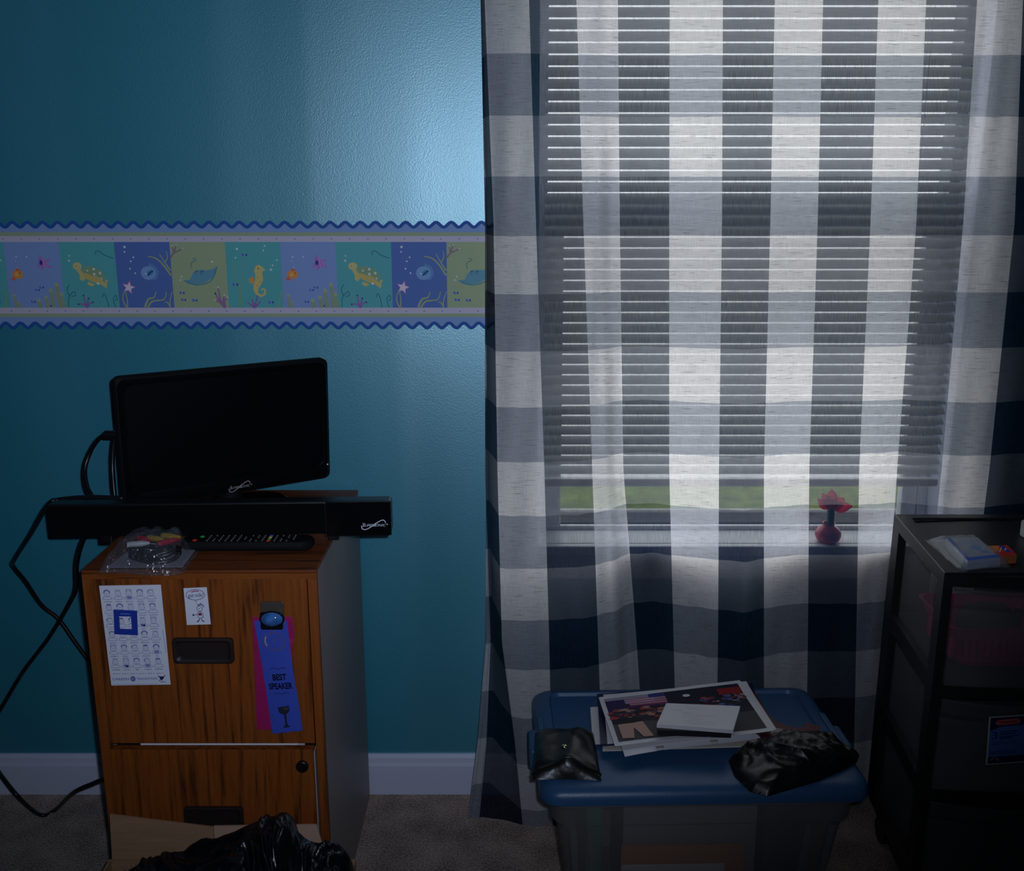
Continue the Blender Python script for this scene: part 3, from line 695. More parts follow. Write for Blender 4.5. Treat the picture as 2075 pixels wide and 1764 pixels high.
k.text('CAREERS', 22, 196.5, 7, (84, 98, 165), 36, 0.1, 0.05); k.disc(48, 194, 5.6, (84, 110, 170)); k.text('IN', 48, 196, 5.5, (190, 200, 225), 6, 0, 0.05); k.text('TRANSITION', 77, 196.5, 7, (84, 98, 165), 44, 0.1, 0.05)
k.line([(101, 188), (106, 193), (109, 199)], 1.6, (24, 30, 90)); k.line([(117, 188), (111, 193), (103, 199)], 1.6, (24, 30, 90)); k.poly([(104, 190), (114, 190), (113, 194), (110, 197), (105, 195)], (30, 36, 100)); k.line([(105, 201.5), (117, 201.5)], 1.3, (90, 96, 150))
k.line([(4, 205.5), (98, 205.5)], 0.7, (130, 140, 185)); k.line([(121, 92), (123.5, 140)], 0.9, (120, 130, 180))
k.build('printed_faces', quad_fn(*[p + Vector((0, -0.0006, 0)) for p in fc], 126, 208, lift=0.00005), chart, step=0.000002)

mg = C4(((231, 1234), (278, 1236.5), (280, 1285.5), (233, 1283)), DY - 0.0013); hl = C4(((241.5, 1247), (266.5, 1247.5), (268.5, 1274), (243.5, 1273)), DY - 0.0013)
fm = thing('frame_magnet', 'small blue square frame magnet stuck over the cartoon face chart', 'magnet', sum(mg, Vector()) / 4)
bm = bmesh.new()
o1, i1 = [bm.verts.new(p) for p in mg], [bm.verts.new(p) for p in hl]; o2, i2 = [bm.verts.new(p + Vector((0, -.0025, 0))) for p in mg], [bm.verts.new(p + Vector((0, -.0025, 0))) for p in hl]
for q in range(4):
    r = (q + 1) % 4
    for A, B in ((o1, i1), (o2, i2), (o1, o2), (i1, i2)): bm.faces.new((A[q], A[r], B[r], B[q]))
obj('frame', bm, mat('magnet_blue', (0.018, 0.045, 0.36), 0.35, 0.5), fm)
k = Ink(); k.line([(14, 7.5), (19, 6.5), (24, 7.5), (29, 6.5), (34, 7.5)], 1.3, (120, 150, 225)); k.build('lettering', quad_fn(*[p + Vector((0, -0.0026, 0)) for p in mg], 48, 50), fm, 0.00001)

mc = C4(((372, 1191), (419, 1189), (427.5, 1264), (379, 1265.5)), DY - 0.0004)
milk = thing('milk_magnet', 'white card magnet reading got milk with a tiny stick figure', 'magnet', sum(mc, Vector()) / 4)
obj('card', (lambda bm: add_prism(bm, mc, (0, -0.0007, 0)))(bmesh.new()), MATS['chart_white'], milk)
k = Ink(); D_ = (48, 56, 100)
k.ring(24, 14.5, 20, 1.0, D_, 10.5); k.poly([(20, 25), (25, 24.6), (25.5, 30.5)], (190, 196, 216)); k.line([(20, 25), (25.5, 30.5), (25, 24.8)], 0.8, D_)
k.text('got milk?', 25, 19, 11, D_, 33, 0, 0.05); k.line([(16, 8.5), (24, 7), (32, 7.5)], 2.2, (190, 74, 130))
k.ring(30, 43, 5.5, 1.0, D_, 5.5); k.ring(33, 39, 6, 2.0, (96, 100, 140), 4.5, 200, 380); k.line([(27, 36), (25, 33), (30, 35), (35, 31), (34, 36)], 1.0, D_); k.disc(29, 43, 1, D_, n=6)
k.ring(30, 56, 6, 0.9, D_, 6.5); k.poly([(27, 52), (33, 52), (34, 57), (26, 57)], (120, 24, 74)); k.line([(24, 54), (18, 56), (15, 53)], 0.9, D_); k.disc(15.5, 56, 2.2, (60, 60, 90), 1.6)
k.line([(28, 62), (27, 67), (22, 70)], (1.2, 2.4), (74, 36, 90)); k.line([(32, 62), (32, 67), (37, 70)], (1.2, 2.4), (74, 36, 90)); k.line([(35, 57), (37, 60), (34, 63)], 0.8, D_)
k.build('printed_figure', quad_fn(*[p + Vector((0, -0.0007, 0)) for p in mc], 50, 76, lift=0.00005), milk, 0.000003)

def ribbon(name, label, pts, Y0, m, wav, group=None):
    """pts: left/right pixel pairs down the ribbon; hangs just proud of the drawer"""
    bm = bmesh.new(); prev = None; rows = []
    L_ = smooth_path([(l[0], l[1], 0) for l, r in pts], 6); R_ = smooth_path([(r[0], r[1], 0) for l, r in pts], 6)
    for i, (l, r) in enumerate(zip(L_, R_)):
        t = i / (len(L_) - 1); row = []
        for q in range(7):
            s = q / 6; y = Y0 - 0.0022 * wav * math.sin(t * 7 + s * 1.3) ** 2 - 0.001 * t - 0.0012 * math.sin(s * math.pi)
            zz = (2.5 if q % 2 else 0) if i == len(L_) - 1 else 0
            row.append(P(l.x + (r.x - l.x) * s, l.y + (r.y - l.y) * s + zz, y))
        rows.append(row)
    F_ = [[bm.verts.new(p) for p in row] for row in rows]; B_ = [[bm.verts.new(p + Vector((0, 0.0003, 0))) for p in row] for row in rows]
    for i in range(len(F_) - 1):
        for q in range(6): bm.faces.new((F_[i][q], F_[i][q + 1], F_[i + 1][q + 1], F_[i + 1][q])); bm.faces.new((B_[i][q], B_[i + 1][q], B_[i + 1][q + 1], B_[i][q + 1]))
    return obj(name, bm, m, None, True), rows
SAT = mat('ribbon_blue', (0.045, 0.085, 0.50), 0.45, 0.4, bump=(900, 0.0001)); CRI = mat('ribbon_crimson', (0.36, 0.012, 0.115), 0.42, 0.4, bump=(900, 0.0001))
rc, _ = ribbon('award_ribbon', '', [((511, 1250), (592, 1249)), ((513, 1300), (596, 1290)), ((515, 1340), (592, 1310)), ((517, 1400), (585, 1400)), ((521, 1476), (560, 1476))], DY - 0.003, CRI, 1)
tag(rc, 'crimson award ribbon hanging behind the blue ribbon on the drawer', 'ribbon', 'award ribbons')
rb_t = thing('award_ribbon', 'blue satin best speaker award ribbon hanging on the drawer', 'ribbon', P(560, 1380, DY), group='award ribbons')
rb, rr = ribbon('ribbon_tail', '', [((515, 1257), (582, 1257)), ((524, 1310), (587, 1306)), ((533, 1360), (594, 1358)), ((542, 1420), (604, 1416)), ((552, 1485), (613, 1478))], DY - 0.0085, SAT, 0.5)
rb.data.transform(PM[rb_t.name].inverted()); rb.parent = rb_t
k = Ink(); G_ = (104, 92, 96)
fnr = quad_fn(*C4(((515, 1257), (582, 1257), (613, 1480), (552, 1485)), DY - 0.0125), 64, 226)
k.ring(33, 41, 15, 1.0, G_); k.ring(33, 41, 21, 1.2, (110, 92, 88), 19); k.text('T', 33, 46, 13, G_, None, 0, .03); k.ring(33, 41, 18, 2.0, (170, 170, 160), 17, 150, 215, 8)
for y in (96, 147): k.line([(17, y), (26, y - 2), (32, y + 1), (40, y - 2), (48, y)], 1.2, (34, 34, 90))
k.build('seal_print', fnr, rb_t, 0.00002)['kind'] = 'stuff'; k = Ink()
k.text('BEST', 32, 119, 17, (12, 10, 42), 28, 0, 0.6); k.text('SPEAKER', 32, 137, 17, (12, 10, 42), 48, 0, 0.6)
k.build('lettering', fnr, rb_t, 0.00002); k = Ink()
k.poly([(20, 174), (43, 172), (43, 182), (38, 188), (26, 189), (20, 184)], (40, 40, 60)); k.poly([(30, 188), (35, 188), (34, 210), (40, 216), (24, 217), (30, 210)], (40, 40, 60)); k.disc(36, 178, 6, (64, 64, 64), 3)
k.build('trophy_print', fnr, rb_t, 0.00002)
clip = thing('clip_magnet', 'chrome magnetic clip with a blue oval dome holding the ribbons', 'clip', P(552, 1245, DY))
a, b = P(529, 1217, DY - 0.009), P(577, 1250, DY - 0.009)
obj('plate', box(a.x, b.x, DY - 0.0145, DY - 0.0095, b.z, a.z, 0.001), mat('dark_chrome', (0.13, 0.12, 0.10), 0.25, 0.6, 0.5), clip)
a, b = P(528, 1238, DY - 0.014), P(575, 1273, DY - 0.014)
obj('jaw', box(a.x, b.x, DY - 0.0200, DY - 0.0150, b.z, a.z, 0.003), MATS['black_plastic'], clip)
c = P(551, 1254, DY - 0.0205); bm = bmesh.new(); add_lathe(bm, [(0.018, 0.0), (0.0175, -0.003), (0.0145, -0.0065), (0.009, -0.0088), (0.0, -0.0095)], (0, 0, 0), 24, 'Y')
bm.transform(Matrix.Translation((c.x, DY - 0.0195, c.z)) @ Matrix.Diagonal((1, 1, 0.68, 1)))
obj('dome', bm, mat('dome_blue', (0.045, 0.16, 0.42), 0.08, 0.6, var=(60, 0.6)), clip, True)
bm = bmesh.new(); add_lathe(bm, [(0.0182, 0.001), (0.0205, -0.001), (0.0182, -0.0032)], (0, 0, 0), 24, 'Y', False); bm.transform(Matrix.Translation((c.x, DY - 0.0193, c.z)) @ Matrix.Diagonal((1, 1, 0.70, 1)))
obj('dome_rim', bm, MATS['black_plastic'], clip, True)

# ================================================================== TELEVISION
def Mrot(yaw, pitch, roll): return Matrix.Rotation(R(yaw), 4, 'Z') @ Matrix.Rotation(R(pitch), 4, 'X') @ Matrix.Rotation(R(roll), 4, 'Y')
TW, TH = 0.400, 0.245
Mtv = Matrix.Translation((-0.5296, 1.8057, 0.8670)) @ Mrot(33.8, 2.5, 0.2)
tv = thing('television', 'small black flat television turned aside on top of the filing cabinet', 'television', (-0.52, 1.80, CZ))
GB = mat('gloss_black', (0.003, 0.003, 0.004), 0.22, 0.3)
bm = bmesh.new()
def tl(ins, y, dz=0): return [(a, y, b) for a, b in rrect(-TW / 2 + ins, TW / 2 - ins, -TH / 2 + ins + dz, TH / 2 - ins, 0.012 + ins * 0.4, 4)]
add_loft(bm, [tl(0.004, 0.0), tl(0.0, 0.004), tl(0.0, 0.020), tl(0.02, 0.034), tl(0.05, 0.042)]); bm.transform(Mtv)
obj('housing', bm, MATS['matte_black'], tv, True, 45)
bm = bmesh.new(); add_loft(bm, [tl(0.004, 0.0), tl(0.006, -0.0022), tl(0.013, -0.0022, 0.012), tl(0.0155, 0.0002, 0.014)], False, False); bm.transform(Mtv)
obj('bezel', bm, GB, tv, True, 35)
obj('screen', (lambda b_: (b_.transform(Mtv), b_)[1])(box(-TW / 2 + 0.0148, TW / 2 - 0.0148, -0.0004, 0.0004, -TH / 2 + 0.0285, TH / 2 - 0.0148)), mat('screen_glass', (0.002, 0.002, 0.003), 0.35, 0.2), tv)
def logo(k, x, y, s, col):
    k.text('SUPERSONIC', x, y, 7.2 * s, col, 45 * s, 0.35, 0.03 * s); k.text('S', x - 21.5 * s, y, 10.5 * s, col, None, 0.3, 0.04 * s); k.text('S', x + 1.5 * s, y, 10.5 * s, col, None, 0.3, 0.04 * s)
    k.line([(x - 24 * s, y - 2 * s), (x - 23 * s, y + 4.5 * s), (x - 16 * s, y + 6 * s), (x - 6 * s, y + 1 * s), (x + 4 * s, y - 6 * s), (x + 14 * s, y - 12 * s), (x + 20 * s, y - 12.5 * s), (x + 23.5 * s, y - 7 * s)], 1.7 * s, col, sm=5)
    k.ring(x + 26 * s, y - 4 * s, 1.3 * s, 0.6 * s, col, n=8)
k = Ink(); logo(k, 0, 0, 1.0, (150, 150, 150))
k.build('brand_mark', lambda x, y, h: Mtv @ Vector((0.012 + x * 0.00088, -0.0024 - h, -TH / 2 + 0.010 - y * 0.00088)), tv, 0.00001)
c = Mtv @ Vector((TW / 2 - 0.0075, -0.0022, -TH / 2 + 0.030)); bm = bmesh.new(); add_lathe(bm, [(0.0016, 0.001), (0.0016, -0.0006), (0.0, -0.0012)], (0, 0, 0), 10, 'Y'); bm.transform(Matrix.Translation(c))
obj('indicator', bm, mat('indicator_white', (0.8, 0.8, 0.8), 0.2), tv)
# stand: neck and foot on the cabinet top
nb = Mtv @ Vector((0.0, 0.020, -TH / 2 + 0.012))
bm = bmesh.new(); add_tube(bm, [nb, nb + Vector((0.0, 0.0, -0.014)), (nb.x, nb.y, CZ + 0.010)], 0.022, 14, 4); obj('neck', bm, MATS['matte_black'], tv, True)
bm = bmesh.new(); lo = lambda s, z: [tuple(Matrix.Translation((nb.x, nb.y, z)) @ Matrix.Rotation(R(33.8), 4, 'Z') @ Vector((0.11 * s * math.cos(t), 0.062 * s * math.sin(t) - 0.008, 0))) for t in (2 * math.pi * i / 32 for i in range(32))]
add_loft(bm, [lo(1, CZ + 0.0005), lo(1, CZ + 0.006), lo(0.90, CZ + 0.013), lo(0.35, CZ + 0.022)]); obj('foot', bm, GB, tv, True, 40)

# ================================================================== SOUNDBAR
a, b = P(97, 1050, 1.606), P(793, 1043, 1.630)
Msb = Matrix.Translation(((a.x + b.x) / 2, 1.618, 0.0)) @ Matrix.Rotation(math.atan2(0.024, b.x - a.x), 4, 'Z')
sw = (b.x - a.x) / 2; SZ0, SZ1 = 0.7275, 0.7865
sb = thing('soundbar', 'long glossy black soundbar lying across the cabinet in front of the television', 'soundbar', (-0.5, 1.64, CZ))
def sbox(*a_, **k_): q = box(*a_, **k_); q.transform(Msb); return q
obj('body', sbox(-sw, sw, 0.0, 0.032, SZ0, SZ1, 0.004), MATS['black_plastic'], sb)
obj('grille', sbox(-sw + 0.004, 0.5 * sw + 0.032, -0.0022, 0.0008, SZ0 + 0.003, SZ1 - 0.003, 0.001), mat('speaker_cloth', (0.004, 0.004, 0.004), 0.95, 0.05, bump=(1400, 0.0006)), sb)
obj('control_panel', sbox(0.5 * sw + 0.0345, sw, -0.0045, 0.0008, SZ0 - 0.002, SZ1 + 0.0006, 0.0012), GB, sb)
obj('base_strip', sbox(0.6 * sw, sw - 0.004, 0.004, 0.040, SZ0 - 0.006, SZ0 - 0.0021, 0.001), MATS['black_plastic'], sb)
for x in (P(214, 1090, 1.62).x, P(672, 1088, 1.62).x):
    lx = (Msb.inverted() @ Vector((x, 1.62, 0))).x; obj('foot', sbox(lx - 0.010, lx + 0.010, 0.012, 0.040, CZ + 0.0004, SZ0 + 0.001, 0.002), MATS['black_plastic'], sb)
k = Ink(); logo(k, 0, 0, 1.0, (205, 210, 220))
k.build('brand_mark', lambda x, y, h: Msb @ Vector((sw - 0.030 + x * 0.00088, -0.0048 - h, SZ0 + 0.0145 - y * 0.00088)), sb, 0.00001)

# ================================================================== REMOTE CONTROL
rz = CZ + 0.0005
ra_, rb_ = P(388, 1104, 1.592), P(634, 1106, 1.592)
rem = thing('remote_control', 'long black remote control with small coloured keys under the soundbar', 'remote', ((ra_.x + rb_.x) / 2, 1.60, CZ))
RY0, RY1, RZ = 1.580, 1.626, CZ + 0.017
def rl(ins, z): return [(a, b, z) for a, b in rrect(ra_.x - 0.02 + ins, rb_.x - ins, RY0 + ins, RY1 - ins, 0.018 - ins * 0.5, 6)]
bm = bmesh.new(); add_loft(bm, [rl(0.004, rz), rl(0.0005, rz + 0.004), rl(0.0, RZ - 0.005), rl(0.0035, RZ)]); obj('body', bm, MATS['matte_black'], rem, True, 40)
def key(x, y, m, s=0.0026):
    bm = bmesh.new(); add_lathe(bm, [(s, 0.0), (s, 0.0014), (s * .6, 0.0020), (0.0, 0.0021)], (x, y, RZ - 0.0002), 8); obj('key', bm, m, rem)
KG = mat('key_grey', (0.12, 0.12, 0.13), 0.4); KR = mat('key_red', (0.75, 0.05, 0.02), 0.4); KGr = mat('key_green', (0.05, 0.42, 0.10), 0.4); KY = mat('key_yellow', (0.75, 0.55, 0.05), 0.4); KB = mat('key_blue', (0.06, 0.12, 0.70), 0.4)
x0 = ra_.x + 0.006; key(x0, RY0 + 0.012, KR, 0.004); key(x0 + 0.008, RY0 + 0.030, KGr, 0.004)
for i in range(15):
    for j in range(4):
        x = x0 + 0.022 + i * 0.0104
        if i == 10: key(x, RY0 + 0.009 + j * 0.0085, (KR, KGr, KY, KB)[j], 0.0032)
        elif rnd.random() < 0.85: key(x, RY0 + 0.009 + j * 0.0085, KG, 0.0016)

# ================================================================== BAG OF CABLES on the cabinet
bc = Vector((P(308, 1140, 1.53).x, 1.535, CZ))
av = thing('av_cable', 'coiled black cable with red yellow and white plugs in the clear bag', 'cable', bc)
pts = []
for i in range(70):
    t = i / 69 * 2 * math.pi * 4.4; q = 0.030 + 0.006 * math.sin(t * 0.37); pts.append((bc.x + 0.004 + q * 1.15 * math.cos(t), bc.y + 0.004 + q * 0.75 * math.sin(t), CZ + 0.007 + 0.016 * i / 69 + 0.003 * math.sin(t * 2.1)))
bm = bmesh.new(); add_tube(bm, pts, 0.0034, 7, 3); obj('cord', bm, mat('cord_black', (0.006, 0.006, 0.008), 0.35, 0.5), av, True)
for x, y, z, a_, m in ((-0.020, -0.004, 0.033, 12, mat('plug_white', (0.42, 0.42, 0.44), 0.4)), (-0.014, 0.016, 0.034, -20, mat('plug_red', (0.34, 0.012, 0.03), 0.35)), (0.004, 0.010, 0.037, -25, mat('plug_yellow', (0.34, 0.22, 0.02), 0.35)),
                       (0.026, 0.004, 0.034, 40, MATS['plug_red']), (0.022, 0.030, 0.034, -15, MATS['plug_yellow'])):
    bm = bmesh.new(); add_lathe(bm, [(0.0, -0.017), (0.0038, -0.017), (0.0048, -0.012), (0.0050, 0.006), (0.0036, 0.012), (0.0022, 0.018), (0.0, 0.018)], (0, 0, 0), 12, 'X')
    bm.transform(Matrix.Translation((bc.x + x, bc.y + y, CZ + z)) @ Matrix.Rotation(R(a_), 4, 'Z')); obj('plug', bm, m, av, True, 40)
BAG = film('clear_poly', (0.75, 0.78, 0.88), 0.93, 0.09, 0.13, bump=(130, 0.006))
def bagfn(hz):
    def fn(u, v):
        l, r = 228 + (1 - v) * 8, 388 + 8 * v; px = l + (r - l) * u
        y = 1.600 - 0.122 * v; x = P(px, 1130, 1.545).x
        e = min(1, 5.5 * min(u, 1 - u, v, 1 - v)) ; z = CZ + 0.0012 + hz * (0.047 * e ** 0.6 * (0.75 + 0.25 * math.sin(u * 3)) + 0.006 * noise.noise(Vector((u * 9, v * 7, 2))) * e)
        if u > 0.80 and hz: z = min(z, CZ + 0.003 + 0.02 * (0.93 - u) / 0.13 + 0.002 * noise.noise(Vector((u * 30, v * 9, 1)))) if u < 0.93 else CZ + 0.002
        if v > 0.9 and y < CY0: z -= 0.006 * (v - 0.9) / 0.1 if not hz else 0.003
        return Vector((x, y + 0.006 * math.sin(u * 5 + 1), max(z, CZ + 0.0010)))
    return fn
bm = bmesh.new(); add_grid(bm, bagfn(1), 40, 30); add_grid(bm, bagfn(0), 12, 10)
tag(obj('plastic_bag', bm, BAG, None, True), 'clear crinkled plastic bag of cables at the cabinet front edge', 'plastic bag')
tag(sheet('paper_insert', [Vector((bc.x - 0.055, 1.585, CZ + 0.0035)), Vector((bc.x + 0.055, 1.588, CZ + 0.0035)), Vector((bc.x + 0.060, 1.502, CZ + 0.0035)), Vector((bc.x - 0.062, 1.500, CZ + 0.0035))], 0.0006,
          mat('insert_white', (0.26, 0.25, 0.30), 0.6)), 'white paper slip under the cable inside the clear bag', 'paper')

# ================================================================== CORDS
CB = MATS['cord_black']
def cord(name, label, pts, r=0.0042, plug=None, group='black cords behind the cabinet'):
    t = thing(name, label, 'cord', pts[-1], group=group)
    bm = bmesh.new(); add_tube(bm, pts, r, 8, 8); obj('cable', bm, CB, t, True)
    if plug:
        bm = bmesh.new(); add_tube(bm, plug, r * 1.9, 10, 0); obj('plug', bm, MATS['black_plastic'], t, True, 40)
    return t
sy = 1.66
cord('power_cord', 'black cord bending out from the soundbar end and back behind the cabinet', [P(250, 1009, sy), P(180, 1007, sy), P(120, 1012, sy), P(98, 1022, sy), P(62, 1082, 1.74), P(30, 1132, 1.82), P(27, 1146, 1.86), P(52, 1178, 1.89), P(84, 1225, 1.91), P(118, 1253, 1.92), P(152, 1300, 1.92), P(190, 1352, 1.92), P(250, 1430, 1.92)])
cord('power_cord', 'black cord dropping from under the soundbar toward the baseboard', [P(185, 1075, 1.69), P(168, 1096, 1.70), P(156, 1140, 1.74), P(154, 1190, 1.80), P(142, 1220, 1.82), P(100, 1290, 1.86), P(46, 1362, 1.89), P(0, 1438, 1.90), P(-60, 1530, 1.90), P(-90, 1580, 1.90)])
cord('antenna_cable', 'black cable looping from the television side down behind soundbar', [P(246, 881, 1.735), P(222, 880, 1.735), P(202, 887, 1.74), P(183, 915, 1.75), P(172, 950, 1.74), P(176, 985, 1.72), P(188, 1010, 1.70), P(200, 1050, 1.70)], 0.0042, [P(246, 881, 1.735), P(213, 880, 1.735)])
cord('antenna_cable', 'black cable running straight down close beside the television edge', [P(238, 868, 1.765), P(230, 900, 1.765), P(228, 945, 1.76), P(232, 1000, 1.745), P(240, 1050, 1.74)], 0.0042)
cord('extension_cord', 'black cord lying in a loop on the carpet beside the cabinet', [P(-40, 1500, 1.90), P(-14, 1546, 1.90), P(8, 1578, 1.89), P(34, 1610, 1.86), Pz(60, 1636, 0.008), Pz(86, 1651, 0.005), Pz(112, 1640, 0.008), P(148, 1606, 1.74), P(184, 1589, 1.72), P(216, 1580, 1.72), P(260, 1600, 1.72)], 0.0045)

# ================================================================== CARDBOARD BOX + BIN BAG
KX0, KX1, KY0, KY1, KH = -0.675, -0.262, 1.02, 1.440, 0.218
CARD = mat('cardboard', (0.34, 0.205, 0.115), 0.85, 0.1, var=(120, 0.12, (0.1, 1, 1)), bump=(500, 0.0002))
CARDL = mat('cardboard_pale', (0.46, 0.30, 0.22), 0.85, 0.1)
cb = thing('cardboard_box', 'open brown cardboard box on the floor in front of the filing cabinet', 'box', ((KX0 + KX1) / 2, 1.23, 0))
obj('wall', box(KX0, KX1, KY1 - 0.004, KY1, 0.006, KH), CARD, cb); obj('wall', box(KX0, KX1, KY0, KY0 + 0.004, 0.006, KH), CARD, cb)
obj('wall', box(KX0, KX0 + 0.004, KY0 + 0.004, KY1 - 0.004, 0.006, KH), CARD, cb); obj('wall', box(KX1 - 0.004, KX1, KY0 + 0.004, KY1 - 0.004, 0.006, KH), CARD, cb)
obj('bottom', box(KX0, KX1, KY0, KY1, 0.0, 0.0055), CARD, cb)
q = [Vector((KX0 + 0.004, KY1 + 0.0005, KH - 0.002)), P(222, 1650, 1.452), P(432, 1676, 1.452), P(436, 1764, 1.442)]
bm = bmesh.new(); add_prism(bm, q, (0, 0.0035, 0)); obj('flap', bm, CARD, cb)
q = [P(440, 1764, 1.4465), P(433, 1674, 1.457), P(641, 1671, 1.457), Vector((KX1 - 0.05, KY1 + 0.0045, KH - 0.002))]
bm = bmesh.new(); add_prism(bm, q, (0, 0.0035, 0)); obj('flap', bm, CARDL, cb)
RID = [(215, 1800), (262, 1762), (296, 1738), (318, 1727), (340, 1724), (376, 1722), (410, 1705), (440, 1690), (470, 1680), (500, 1671), (528, 1660), (556, 1650), (582, 1645), (592, 1656), (598, 1682), (610, 1698), (628, 1710), (650, 1711), (667, 1703), (684, 1708), (700, 1722), (710, 1740), (716, 1770), (720, 1800)]
def crump(p, a, s):
    v = noise.voronoi(p * s)[0]; return a * (v[1] - v[0] - 0.35) + 0.6 * a * noise.noise(p * s * 1.7) + 0.3 * a * noise.noise(p * s * 4.5)
def wrink(p, a, s):
    # thin sharp creases running in changing directions
    q = Vector((p.x * 1.0 + 0.25 * noise.noise(p * 6), p.y * 0.55, p.z)); h = 0.0
    for o_, am in ((s, 1.0), (s * 2.1, 0.55), (s * 4.3, 0.25)): h += am * (1 - abs(noise.noise(q * o_ + Vector((o_, 2, 5))))) ** 5
    return a * (h - 0.6)
def bagz(u, v):
    px = 215 + 505 * u
    for (a_, p), (b_, q_) in zip(RID, RID[1:]):
        if px <= b_: py = p + (q_ - p) * (px - a_) / (b_ - a_); break
    Yr = 1.385; c = P(px, py, Yr)
    Y = 1.425 - 0.40 * v
    if v < 0.10: z = c.z - 0.10 * ((0.10 - v) / 0.10) ** 1.5; 
    else:
        t = (v - 0.10) / 0.90; z = c.z - 0.09 * t ** 1.4 + 0.02 * math.sin(t * 9 + u * 11) * min(1, t * 4)
    n_ = Vector((c.x, Y, 0.3)); dz = (crump(n_, 0.016, 11) + wrink(n_, 0.016, 17)) * (0.35 if v <= 0.12 else 1)
    return Vector((c.x + 0.012 * noise.noise(n_ * 25), Y + 0.01 * noise.noise(n_ * 21 + Vector((5, 0, 0))), max(0.02, z + dz)))
bm = bmesh.new(); add_grid(bm, bagz, 170, 120)
POLY = mat('bin_bag_black', (0.0035, 0.004, 0.006), 0.27, 0.5, bump=(40, 0.002, 3))
tag(obj('trash_bag', bm, POLY, None, True), 'crumpled shiny black bin bag heaped in the cardboard box', 'trash bag')

# ================================================================== STORAGE BIN
LZ = 0.330                                    # top of the lid
c_fl, c_fr, c_br, c_bl = Pz(1076, 1600, LZ), Pz(1744, 1590, LZ), Pz(1655, 1385, LZ), Pz(1082, 1396, LZ)
yaw = math.atan2(c_fr.y - c_fl.y, c_fr.x - c_fl.x)
bw = 0.566; bd = 0.362
bcx, bcy = (c_fl.x + c_fr.x + c_br.x + c_bl.x) / 4 + 0.004, (c_fl.y + c_fr.y + c_br.y + c_bl.y) / 4
Mb = Matrix.Translation((bcx, bcy, 0)) @ Matrix.Rotation(yaw, 4, 'Z')
sbin = thing('storage_bin', 'clear plastic storage bin with a dark blue lid on the carpet', 'storage bin', M=Mb)
def bl(x0, x1, y0, y1, r, z): return [Mb @ Vector((a, b, z)) for a, b in rrect(x0, x1, y0, y1, r, 6)]
hw, hd = bw / 2, bd / 2
LID = mat('lid_blue', (0.026, 0.085, 0.190), 0.38, 0.45, bump=(420, 0.0002))
bm = bmesh.new()
add_loft(bm, [bl(-hw + .006, hw - .006, -hd + .006, hd - .006, .03, .3015), bl(-hw, hw, -hd, hd, .034, .3015), bl(-hw, hw, -hd, hd, .034, .312), bl(-hw + .003, hw - .003, -hd + .003, hd - .003, .033, .321),
              bl(-hw + .010, hw - .010, -hd + .010, hd - .010, .03, LZ - .003), bl(-hw + .018, hw - .018, -hd + .018, hd - .018, .028, LZ),
              bl(-hw + .034, hw - .034, -hd + .075, hd - .026, .02, LZ), bl(-hw + .037, hw - .037, -hd + .079, hd - .029, .02, LZ - .006), bl(-hw + .06, hw - .06, -hd + .10, hd - .05, .02, LZ - .006)])
lid = obj('lid', bm, LID, sbin, True, 50)
for sx in (-1, 1):
    b_ = box(sx * hw - .012, sx * hw + .012, -.045, .030, .286, LZ - .006, .005); b_.transform(Mb); obj('latch', b_, LID, lid)
    b_ = box(sx * (hw - .012) - .006, sx * (hw - .012) + .006, -.05, .06, LZ - .004, LZ + .004, .003); b_.transform(Mb); obj('latch_groove', b_, LID, lid)
FR = film('frosted_clear', (0.32, 0.30, 0.305), 0.52, 0.30, 0.05, bump=(25, 0.001))
def tub(ins, z): return bl(-hw + .016 + ins, hw - .016 - ins, -hd + .014 + ins, hd - .014 - ins, .035, z)
bm = bmesh.new(); add_loft(bm, [tub(.048, .0), tub(.042, .006), tub(.014, .245), tub(.006, .250), tub(.002, .3010)], True, False)
obj('tub', bm, FR, sbin, True, 45)
bm = bmesh.new(); add_loft(bm, [tub(.0005, .2935), tub(-.006, .2935), tub(-.006, .3005), tub(.0005, .3005)], False, False); obj('rim', bm, FR, sbin, True, 30)
for x in (-0.225, -0.195, 0.185, 0.225):       # moulded corner ribs
    b_ = bmesh.new(); add_prism(b_, [Mb @ Vector((x - .006, -hd + .0285, .24)), Mb @ Vector((x + .006, -hd + .0285, .24)), Mb @ Vector((x * .93 + .005, -hd + .0555, .01)), Mb @ Vector((x * .93 - .005, -hd + .0555, .01))], Mb.to_3x3() @ Vector((0, -.003, 0))); obj('rib', b_, FR, sbin)
# what shows through its front
def binthing(name, label, cat, m, x0, x1, y0, y1, z0, z1, rx=0):
    b_ = box(x0, x1, y0, y1, z0, z1, .001); b_.transform(Mb @ Matrix.Translation((0, 0, 0))); return tag(obj(name, b_, m), label, cat)
binthing('manila_envelope', 'orange brown envelope seen through the bin front', 'envelope', mat('envelope_orange', (0.50, 0.20, 0.055), 0.7), -.135, .085, -.118, -.112, .012, .176)
binthing('paper_sheet', 'white sheet in front of the orange envelope inside the bin', 'paper', mat('paper_dim', (0.62, 0.60, 0.60), 0.7), -.135, .050, -.124, -.121, .012, .142)
binthing('shoe_box', 'pale lidded carton standing inside the clear bin', 'box', mat('carton_mauve', (0.26, 0.235, 0.245), 0.7), -.130, .110, -.100, .06, .010, .262)
binthing('green_binder', 'green binder spine standing in the corner of the bin', 'binder', mat('binder_green', (0.04, 0.22, 0.10), 0.5), -.197, -.170, -.112, .09, .010, .270)
binthing('grey_binder', 'dark grey binder leaning at the other end of the clear bin', 'binder', mat('binder_grey', (0.045, 0.043, 0.06), 0.5), .125, .19, -.10, .08, .010, .255)

